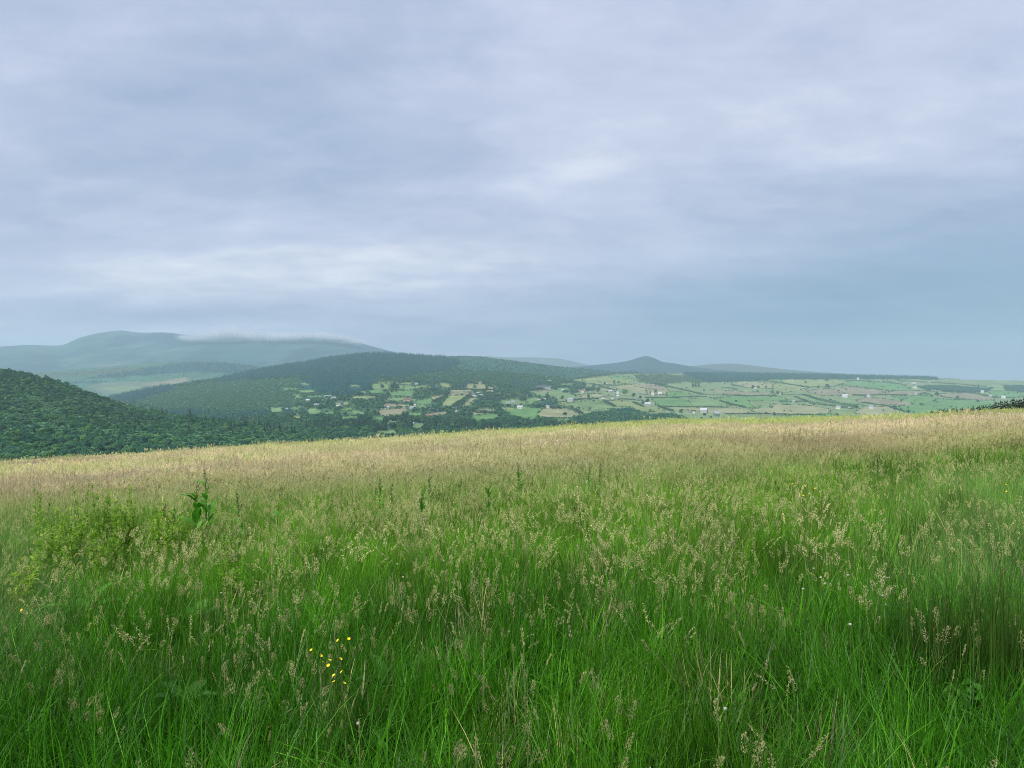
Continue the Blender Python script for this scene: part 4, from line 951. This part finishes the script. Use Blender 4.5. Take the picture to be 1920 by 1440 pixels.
rip = lerp3(HAY, YEL, np.clip(ss(Yw, 34, 46) * (.2 + .8 * yw) + .5 * (1 - ss(Yw, 22, 30)) + .1, 0, 1)); rip = lerp3(rip, (0.36, 0.45, 0.13), ss(b2, .52, .7) * .6)
tint = lerp3(tint, rip, r * .85)
near_green = 1 - ss(P[:, 1], 4, 7)
tint = lerp3(tint, np.array((0.046, 0.200, 0.008)), near_green * (.25 + .45 * ss(P[:, 0] / np.maximum(P[:, 1], 1), .15, .5)))  # tufts close by blend to a darker green, more so to the right
clump = fbm(P[:, 0] * 2.8 + 20, P[:, 1] * 2.4, 3)                       # darker and lighter kinds of grass grow in clumps
tint *= (.66 + .48 * ss(clump, .30, .66))[:, None]
tint *= RNG.uniform(.62, 1.35, (n, 1))
straw = RNG.random(n) < .035
tint[straw] = np.array((0.42, 0.38, 0.20)) * RNG.uniform(.6, 1.2, (straw.sum(), 1))
sc = RNG.uniform(.75, 1.2, n) * (1 - .25 * ss(3.2 - P[:, 1], 0, 1.5)); sc[n0:] *= .95
tilt = RNG.normal(0, .22, (n, 2)); tilt[:, 1] += .18 * wind + .22 * left
tag(instancer('meadow_grass', tufts, P, RNG.uniform(0, 6.28, n) * np.where(wind + left > .5, .08, 1), sc, idx, tint, tilt), kind='stuff')
ng_ = n

P = field_points([(1.8, 6, 40), (6, 12, 44), (12, 26, 28)]); n0 = len(P)
r, nn, n2 = ripeness(P)
u = P[:, 0] / P[:, 1]
patch = fbm(P[:, 0] * .9 + 4, P[:, 1] * .7, 3)
dens = np.clip(.36 + ss(P[:, 1], 3.6, 7) * .34 + r * .5, 0, 1) * np.clip(.42 + ss(patch, .42, .64) * .50 + r * .5, .05, 1) * (1 - .5 * ss(np.abs(P[:, 0]) / P[:, 1], .33, .5) * (1 - ss(P[:, 1], 16, 22)))
k = RNG.random(n0) < dens
P = P[k]; n0 = len(P)
Pf = field_points([(20, 50, 6), (50, 112, 4.5)]); P = np.concatenate([P, Pf]); n = len(P)
r, nn, n2 = ripeness(P); b1, b2 = bands(P)
fr = RNG.random(n)
idx = np.where(fr < .66, RNG.integers(0, 5, n), np.where(fr < .85, RNG.integers(5, 8, n), RNG.integers(8, 11, n)))
idx[n0:] = RNG.integers(11, 15, n - n0)
tint = lerp3((0.46, 0.50, 0.19), (0.72, 0.64, 0.36), RNG.random(n)) * (.66 + .34 * ss(P[:, 1], 3, 7))[:, None]
Yw = P[:, 1] + (b1 - .5) * 26 + (b2 - .5) * 8
yw = ss(P[:, 0] + 14 * (b2 - .5), -16, 8)
far_t = lerp3(HAY, YEL, np.clip(ss(Yw, 34, 46) * (.18 + .72 * yw) + .35 * ss(b2, .55, .4) * (1 - ss(P[:, 1], 30, 44)), 0, 1))
far_t = lerp3(far_t, PINK, ss(Yw, 21, 27) * (1 - ss(Yw, 34, 42)) * .85)
drift = fbm(P[:, 0] * .07 + 11, P[:, 1] * .22 + 2, 4)
far_t = lerp3(far_t, (0.50, 0.56, 0.25), ss(drift, .52, .66) * .55)
far_t *= (.80 + .40 * ss(drift, .34, .56))[:, None]
far_t = lerp3(far_t, BROWN, ss(Yw, 14, 18) * (1 - ss(Yw, 21, 27)) * (.35 + .5 * ss(b2, .45, .62)))
tint = lerp3(tint, far_t, r)
tint *= RNG.uniform(.76, 1.22, (n, 1))
sc = RNG.uniform(.72, 1.1, n) * np.where(RNG.random(n) < .05, 1.3, 1) * (.76 + .18 * ss(P[:, 1], 3, 7) + .06 * r)
tag(instancer('seeding_grass', seeds, P, RNG.uniform(0, 6.28, n), sc, idx, tint, RNG.normal(0, .1, (n, 2))), kind='stuff')
print("grass", ng_, "seeds", n)

# ------------------------------------------------------------------ plants that stand out of the grass
def ground_at(x, y):
    """point of the meadow ground seen at photo pixel x, y"""
    u = (x - CX) / FPX; v = (HY - y) / FPX
    Ys = np.linspace(1.5, 75, 3000); d = ground_z(u * Ys, Ys) - (EYE + v * Ys)
    i = np.nonzero(d >= 0)[0]
    Y = Ys[i[0]] if len(i) else 40.0
    return np.array([u * Y, Y, float(ground_z(u * Y, Y))])
def leaf_blade(base, d, up, L, Wd, droop, g, waves=0.0, n=8):
    """one broad leaf: midrib arcs out and down, the sides fold up a little"""
    d = np.array([math.cos(d), math.sin(d), 0]); s = np.array([-d[1], d[0], 0]); V, F = [], []
    p = np.array(base, float); th = up
    for i in range(n + 1):
        f = i / n
        w = Wd * (math.sin(math.pi * min(1, f * .93 + .07)) ** .75) * (1 - .25 * f)
        wv = waves * math.sin(f * 19 + g.uniform(0, .6))
        nrm = np.array([-d[0] * math.sin(th), -d[1] * math.sin(th), math.cos(th)])
        V += [p - s * w + nrm * (w * .35 + wv * w), p.copy(), p + s * w + nrm * (w * .35 - wv * w)]
        p = p + (d * math.cos(th) + np.array([0, 0, math.sin(th)])) * (L / n); th -= droop / n
    for i in range(n):
        a = 3 * i
        F += [(a, a + 1, a + 4, a + 3), (a + 1, a + 2, a + 5, a + 4)]
    return np.array(V), np.array(F)
def plant_root(name, p, label, cat, group=None):
    t = bpy.data.objects.new(name, None); link(t); t.location = p; t.empty_display_size = .1
    return tag(t, label, cat, group)
def dock(x, ytop, ybase, label, seed, seedmat='green_seed', nleaf=7, big=1.0, bare=False):
    g = np.random.default_rng(seed); p = ground_at(x, ybase + 40); Y = p[1]
    h = EYE + (HY - ytop) / FPX * Y - p[2]
    t = plant_root('dock_plant', p, label, 'dock plant')
    ln = g.uniform(-.06, .06, 2) * h
    st = lambda f: np.array([ln[0] * f * f, ln[1] * f * f, h * f])
    pts = [st(f) for f in np.linspace(0, 1, 7)]
    obj('stem', mesh_data('stem', *tube(pts, np.linspace(.007, .0025, 7), 6), [M['stem']], smooth=True), t)
    for k in range(nleaf):
        f = .30 + .48 * k / max(1, nleaf - 1)
        v, fc = leaf_blade(st(f), g.uniform(0, 6.283), g.uniform(.75, 1.3), (.34 - .20 * f) * big * g.uniform(.8, 1.2), (.055 - .024 * f) * big * g.uniform(.85, 1.2), g.uniform(.4, 1.3), g, .18)
        obj('leaf', mesh_data('leaf', v, fc, [M['dock_leaf']], smooth=True), t)
    if not bare:
        parts = []
        for b in range(6):
            f0 = .66 + .05 * b; a = g.uniform(0, 6.283); Lb = (.24 - .03 * b) * h * .55
            e = st(f0) + np.array([math.cos(a) * .35, math.sin(a) * .35, .95]) * Lb
            pp = [st(f0) + (e - st(f0)) * q for q in np.linspace(0, 1, 4)]
            parts.append(tube(pp, [.0022, .002, .0016, .001], 4))
            C = st(f0) + (e - st(f0)) * g.uniform(.15, 1, (26, 1)) + g.normal(size=(26, 3)) * .009
            parts.append(quads(C, g.normal(size=(26, 3)), g.uniform(.004, .008, 26), g))
        C = np.array([st(f) for f in g.uniform(.72, 1, 30)]) + g.normal(size=(30, 3)) * .007
        parts.append(quads(C, g.normal(size=(30, 3)), g.uniform(.004, .008, 30), g))
        obj('seed_head', mesh_data('seed_head', *join(parts), [M[seedmat]]), t)
    return t
dock(366, 903, 1012, 'leafy dock plant with two big upright leaves, shorter of the tall pair', 1, nleaf=9, big=1.35)
dock(389, 876, 1008, 'tallest dock plant with green seed spires beside the big leaved one', 2, nleaf=8, big=1.1)
dock(452, 916, 1032, 'thin forked dock right of the tallest dock', 3, nleaf=5, big=.7)
dock(517, 914, 1034, 'thin dock with a small tuft of leaves at its tip', 4, nleaf=5, big=.75, bare=True)
dock(304, 945, 1020, 'dock with rust brown seed spike left of the big leaved dock', 5, 'brown_seed', 4, .7)
dock(322, 950, 1024, 'slim green dock between the rust brown one and the big leaved one', 15, nleaf=5, big=.7)
dock(712, 893, 972, 'bushy pale green dock in the middle of the meadow', 6, nleaf=9, big=0.61)
dock(733, 905, 975, 'shorter dock touching the bushy pale green dock', 7, nleaf=7, big=0.58)
dock(792, 915, 1000, 'dense dark leaved dock standing alone right of the bushy pair', 8, nleaf=12, big=0.65)
dock(801, 888, 975, 'slender seeding dock behind the dense dark leaved dock', 9, nleaf=4, big=.6)
dock(860, 897, 950, 'small dock right of the dense dark leaved dock', 10, nleaf=5, big=.8)
dock(975, 868, 930, 'tall dock among tan grass in mid meadow', 11, nleaf=9, big=0.72)
dock(916, 905, 952, 'low leafy dock before the tall mid meadow dock', 12, nleaf=8, big=.9)
dock(1102, 872, 925, 'left dock of the two beyond the mid meadow', 13, nleaf=6, big=0.65)
dock(1122, 866, 918, 'right dock of the two beyond the mid meadow', 14, nleaf=6, big=0.65)
def rosette(x, y, label, seed, L=.26, Wd=.05, n=5, mat='dock_leaf'):
    g = np.random.default_rng(seed); p = ground_at(x, y)
    t = plant_root('broadleaf_rosette', p, label, 'leafy weed')
    for k in range(n):
        v, f = leaf_blade((0, 0, .12), k * 6.283 / n + g.uniform(-.4, .4), g.uniform(.7, 1.2), L * g.uniform(.8, 1.2) + .08, Wd * g.uniform(.8, 1.2), g.uniform(.7, 1.5), g, .12)
        obj('leaf', mesh_data('leaf', v, f, [M[mat]], smooth=True), t)
    obj('stem', mesh_data('stem', *tube([(0, 0, 0), (0, 0, .13)], [.006, .004], 5), [M['stem']]), t)
for k, a_ in enumerate([(238, 1128, 'broad weed leaves in the grass below the yellow green weeds',   .22, .045), (160, 1192, 'upright weed leaf pair at the left below the yellow green weeds', .30, .055), (724, 1330, 'dull broad leaves in dark grass right of the buttercups', .15, .035),
    (812, 1322, 'second clump of dull broad leaves right of the buttercups', .15, .035), (345, 1372, 'large flat weed leaves low in the front grass', .17, .04), (365, 1205, 'small weed leaf clump above the large flat leaves', .22, .045), (600, 1060, 'yellowish broad leaved weed in mid grass', .22, .04)]):
    rosette(a_[0], a_[1], a_[2], 40 + k, a_[3], a_[4], mat='dull_leaf' if k in (2, 3, 4) else 'dock_leaf')
# round leaves low on the right
p = ground_at(1806, 1372); t = plant_root('coltsfoot', p, 'round bright green leaf beside a greyer one at the foot of the rush tuft', 'leafy weed'); g = np.random.default_rng(77)
for k, (ox, oz, rr, tl) in enumerate(((.035, .20, .052, .75), (-.055, .17, .050, 1.0))):
    rim = [(rr * (1 + .10 * math.sin(5 * q)) * math.cos(q), rr * (1 + .10 * math.sin(5 * q)) * math.sin(q)) for q in np.linspace(0, 6.283, 25)[:-1]]
    V = [(0, 0, 0)] + [(a_ * .55, b_ * .55, .006) for a_, b_ in rim] + [(a_, b_, .014 + .006 * math.sin(i * 1.3)) for i, (a_, b_) in enumerate(rim)]
    R = Matrix.Rotation(tl, 3, 'X'); V = np.array([R @ Vector(v) for v in V]) + (ox, 0, oz)
    F4 = np.array([(1 + i, 1 + (i + 1) % 24, 25 + (i + 1) % 24, 25 + i) for i in range(24)]); F3 = np.array([(0, 1 + i, 1 + (i + 1) % 24) for i in range(24)])
    obj('leaf', mesh_data('leaf', V, [F4, F3], [M['dock_leaf']], smooth=True), t)
    obj('stalk', mesh_data('stalk', *tube([(0, 0, 0), (ox * .7, .01, oz * .6), (ox, 0, oz)], [.003, .0026, .002], 5), [M['stem']]), t)

def weed(x, ytop, ybase, label, seed, group=None):
    """bushy yellow-green weed: several branched stems full of narrow leaves"""
    g = np.random.default_rng(seed); p = ground_at(x, ybase + 45); Y = p[1]; h = EYE + (HY - ytop) / FPX * Y - p[2]
    t = plant_root('yellow_weed', p, label, 'leafy weed', group)
    st, lv = [], []
    for k in range(5):
        a, sp = g.uniform(0, 6.283), g.uniform(.05, .20); hh = h * g.uniform(.75, 1)
        pt = lambda f: np.array([math.cos(a) * sp * f, math.sin(a) * sp * f, hh * f])
        st.append(tube([pt(f) for f in (0, .35, .7, 1)], [.004, .003, .002, .001], 4))
        for q in range(44):
            f = g.uniform(.2, 1); L = .10 * (1.2 - .7 * f) * g.uniform(.7, 1.4)
            v, fc = leaf_blade(pt(f), g.uniform(0, 6.283), g.uniform(.1, 1.0), L, L * .16, g.uniform(.2, .9), g, 0, 2)
            lv.append((v, fc))
    obj('stem', mesh_data('stem', *join(st), [M['stem']]), t)
    obj('leaves', mesh_data('leaves', *join(lv), [M['weed_leaf']], smooth=True), t)
WG = 'yellow green weeds at the left of the meadow'
for k in range(22):
    x = random.uniform(60, 330); yb = 1010 + random.uniform(-14, 70)
    weed(x, yb - 95 + random.uniform(-12, 15), yb, 'bushy yellow green weed in the thicket left of the docks', 60 + k, WG)
weed(445, 985, 1075, 'small yellow weed below the thin forked dock', 80); weed(430, 1030, 1120, 'yellowish weed in the grass below the docks', 81); weed(30, 1040, 1130, 'bright green weed at the left border', 82)
weed(985, 905, 945, 'yellow green weed right by the tall mid meadow dock', 83); weed(1535, 895, 955, 'yellow green weed beside the far buttercups', 84); weed(1465, 880, 930, 'fresh green weed left of the far buttercups', 85)

def rush(x, ytop, ybase, label, seed, n=150, spread=.22):
    g = np.random.default_rng(seed); p = ground_at(x, ybase); Y = p[1]; h = EYE + (HY - ytop) / FPX * Y - p[2]
    t = plant_root('rush_tuft', p, label, 'rush tuft')
    v, f = blades(int(n * .75), spread * .6, h * .65, h * 1.02, n and (.0078 if Y < 8 else .011), g, lean=.2, seg=4, curl=.5)
    obj('stems', mesh_data('stems', v, f, [M['rush']]), t)
    C = np.stack([g.normal(0, spread * .6, 40), g.normal(0, spread * .6, 40), g.uniform(.6, .92, 40) * h], 1)
    C = np.repeat(C[:16], 5, 0) + g.normal(size=(80, 3)) * .006
    obj('seed_cluster', mesh_data('seed_cluster', *quads(C, g.normal(size=(80, 3)), g.uniform(.002, .004, 80), g), [M['rush_seed']]), t)
for k, a_ in enumerate([(1745, 1065, 1330, 'big dark brownish rush tuft over the round leaves', 190, .26), (1868, 1050, 1340, 'dark rush tuft nearest the right border', 200, .30), (1905, 1085, 1300, 'second dark rush tuft crowding the right border', 150, .25),
   (1480, 985, 1110, 'dark rush tuft behind the white clovers', 130, .3), (1722, 945, 1060, 'rush tuft left of the wind bent grass', 130, .3), (1650, 838, 905, 'left dark rush tuft on the far tan border', 150, .5), (1700, 845, 905, 'middle dark rush tuft on the far tan border', 130, .5),
   (1815, 832, 895, 'tallest bluish rush tuft on the far tan border', 170, .55), (1890, 838, 890, 'right dark rush tuft on the far tan border', 150, .6), (1590, 852, 905, 'low rush tuft where the tan border ends', 110, .5), (1085, 935, 1000, 'small rush tuft in mid meadow', 110, .3), (1790, 910, 990, 'rush tuft in front of the bluish one', 130, .35)]):
    rush(*a_[:4], 90 + k, *a_[4:])

def flower_point(x, y, lift):
    """a point of the meadow 'lift' above the ground that is seen at x, y"""
    u, v = (x - CX) / FPX, (HY - y) / FPX; Ys = np.linspace(1.5, 40, 2500); d = ground_z(u * Ys, Ys) + lift - (EYE + v * Ys)
    i = np.nonzero(d >= 0)[0]; Y = Ys[i[0]] if len(i) else 10.0
    return np.array([u * Y, Y, float(ground_z(u * Y, Y))])
def petals(k, R, cup, z):
    parts = []
    for i in range(k):
        a = 6.283 * i / k; c, s = math.cos(a), math.sin(a); V = []
        for f, w in ((.08, .12), (.4, .44), (.75, .55), (1.0, .34)):
            for sg in (-1, 0, 1):
                x, y, zz = R * f, sg * R * w, cup * R * f * f + abs(sg) * R * .1
                V.append((c * x - s * y, s * x + c * y, z + zz))
        F = [(3 * q + j, 3 * q + j + 1, 3 * q + j + 4, 3 * q + j + 3) for q in range(3) for j in (0, 1)]
        parts.append((np.array(V), np.array(F)))
    return parts
BC = mesh_data('flower', *join(petals(5, .0108, .55, 0)), [M['petal']], smooth=True)
def buttercup(x, y, label, group):
    h = random.uniform(.46, .56); p = flower_point(x, y, h); t = plant_root('buttercup', p, label, 'buttercup', group)
    obj('stem', mesh_data('stem', *tube([(0.02, .02, 0), (.01, .0, h * .6), (0, 0, h)], [.002, .0016, .0012], 5), [M['stem']]), t)
    f = obj('flower', BC, t); f.location = (0, 0, h); f.rotation_euler = (random.uniform(.2, .9), random.uniform(-.5, .5), random.uniform(0, 6.28))
    f.scale = (.75, .75, .75) if p[1] < 6 else (1.25, 1.25, 1.25)
for x, y in ((584, 1221), (589, 1226), (601, 1230), (606, 1244), (618, 1239), (616, 1249), (638, 1238), (641, 1261), (626, 1269), (626, 1281), (645, 1284), (654, 1200), (634, 1203)):
    buttercup(x, y, 'yellow buttercup in the front cluster low in dark grass', 'front cluster of buttercups')
buttercup(732, 1198, 'single yellow buttercup right of the front cluster', None); buttercup(41, 1145, 'single orange yellow buttercup at the left border', None)
for x, y in ((1486, 908), (1510, 912), (1529, 916), (1507, 930), (1518, 926)): buttercup(x, y, 'yellow buttercup in the far cluster behind the clovers', 'far cluster of buttercups')
for x, y in ((1812, 942), (1816, 950), (1834, 945), (1886, 909), (1888, 922)): buttercup(x, y, 'yellow buttercup among the wind bent grass and rushes', 'buttercups by the rushes')
g = np.random.default_rng(9)
d = g.normal(size=(110, 3)); d /= np.linalg.norm(d, axis=1, keepdims=True)
CL = mesh_data('flower_head', *quads(d * .0105 * (1, 1, .85), d + g.normal(size=d.shape) * .4, .0042, g, 1.6), [M['clover']])
def clover(x, y, label, group=None):
    h = random.uniform(.38, .5); p = flower_point(x, y, h); t = plant_root('white_clover', p, label, 'clover', group)
    obj('stem', mesh_data('stem', *tube([(.02, 0, 0), (.008, .01, h * .5), (0, 0, h)], [.0018, .0016, .0012], 5), [M['stem']]), t)
    f = obj('flower_head', CL, t); f.location = (0, 0, h); f.scale = (.6, .6, .55)
for x, y in ((1526, 1066), (1539, 1083), (1506, 1104), (1547, 1095), (1590, 1078)): clover(x, y, 'white clover head in the loose patch left of the rushes', 'clover patch left of the rushes')
for x, y in ((1655, 1117), (1660, 1134), (1658, 1082), (1694, 1037)): clover(x, y, 'white clover head close to the big brownish rush tuft', 'clovers by the rush tuft')
for x, y in ((745, 1058), (756, 1082), (885, 1073), (917, 1091), (832, 1052)): clover(x, y, 'white clover head among tan seeding grass', 'clovers among tan grass')
clover(1204, 1069, 'single white clover in mid grass between the two patches'); clover(1594, 1171, 'low white clover below the loose patch'); clover(415, 1112, 'single white clover left of the tan seeding grass')
for x, y in ((672, 1357), (1360, 1330)): clover(x, y, 'creamy clover head low in the front grass', 'clovers in the front grass')
# dry dark stalks at the right border
for k, (x, yt, yb, lb) in enumerate(((1885, 1005, 1190, 'dark bare forked stalk in front of the wind bent grass'), (1912, 1000, 1180, 'dark bare stalk leaning at the right border'))):
    p = ground_at(x, yb); h = EYE + (HY - yt) / FPX * p[1] - p[2]; t = plant_root('dry_stalk', p, lb, 'stalk')
    a_ = tube([(0, 0, 0), (-.02 * (1 - 2 * k), 0, h * .55), (-.07 * (1 - 2 * k), 0, h)], [.004, .003, .0015], 5)
    obj('main_stem', mesh_data('main_stem', *a_, [M['bark']]), t)
    obj('side_branch', mesh_data('side_branch', *tube([(-.02 * (1 - 2 * k), 0, h * .6), (.05, 0, h * .75), (.12, 0, h * .9)], [.0022, .0018, .001], 5), [M['bark']]), t)

# ------------------------------------------------------------------ cloud on the mountain, and the air
def blob_mesh(specs, seed):
    parts = []
    import bmesh
    bm = bmesh.new(); bmesh.ops.create_icosphere(bm, subdivisions=3, radius=1)
    bv = np.array([v.co[:] for v in bm.verts]); bf = np.array([[v.index for v in f.verts] for f in bm.faces]); bm.free()
    for k, (c, r) in enumerate(specs):
        nz = np.array([mnoise.fractal(Vector(v * 1.6 + k * 7.1), 1.0, 2.0, 4) for v in bv])
        parts.append((bv * (1 + (.24) * nz[:, None]) * r + c, bf))
    return join(parts)
def mist(name, items, dens, seed):
    specs = []
    for x, y, w, h in items:
        Y = 9500.0; specs.append((np.array([(x - CX) / FPX * Y, Y, EYE + (HY - y) / FPX * Y]), np.array([w, w * .9, h]) * Y / FPX * .5))
    m = bpy.data.materials.new('cloud_vapour'); m.use_nodes = True; N = NT(m.node_tree); N.n.remove(N.n['Principled BSDF'])
    v = N.new('ShaderNodeVolumePrincipled'); v.inputs['Density'].default_value = dens; v.inputs['Color'].default_value = (.97, .97, 1, 1)
    N.l.new(v.outputs[0], N.n['Material Output'].inputs['Volume'])
    return tag(obj(name, mesh_data(name, *blob_mesh(specs, seed), [m], smooth=True)), kind='stuff')

for grow_, dn_ in ((2.1, .0012), (1.4, .003), (.9, .006)):
    mist('low_cloud', [(x, y, w * (.6 + .4 * grow_), h * grow_) for x, y, w, h in ((365, 633, 50, 9), (392, 630, 52, 13), (416, 627, 48, 17), (436, 626, 44, 18), (457, 629, 50, 14), (484, 632, 56, 12), (514, 633, 54, 11), (545, 632, 54, 10), (575, 630, 54, 10), (605, 630, 56, 10), (634, 634, 48, 9), (662, 640, 44, 7), (484, 615, 24, 4))], dn_, 3)
haze_m = bpy.data.materials.new('valley_haze'); haze_m.use_nodes = True
N = NT(haze_m.node_tree); N.n.remove(N.n['Principled BSDF'])
hv = N.new('ShaderNodeVolumePrincipled')
hv.inputs['Color'].default_value = (0.69, 0.87, 1.0, 1); hv.inputs['Density'].default_value = 9e-5; hv.inputs['Anisotropy'].default_value = 0.2
N.l.new(hv.outputs[0], N.n['Material Output'].inputs['Volume'])
v, f = box(-15600, 15600, -15600, 15600, -206, 680)
tag(obj('haze', mesh_data('haze', v, f, [haze_m])), kind='stuff')
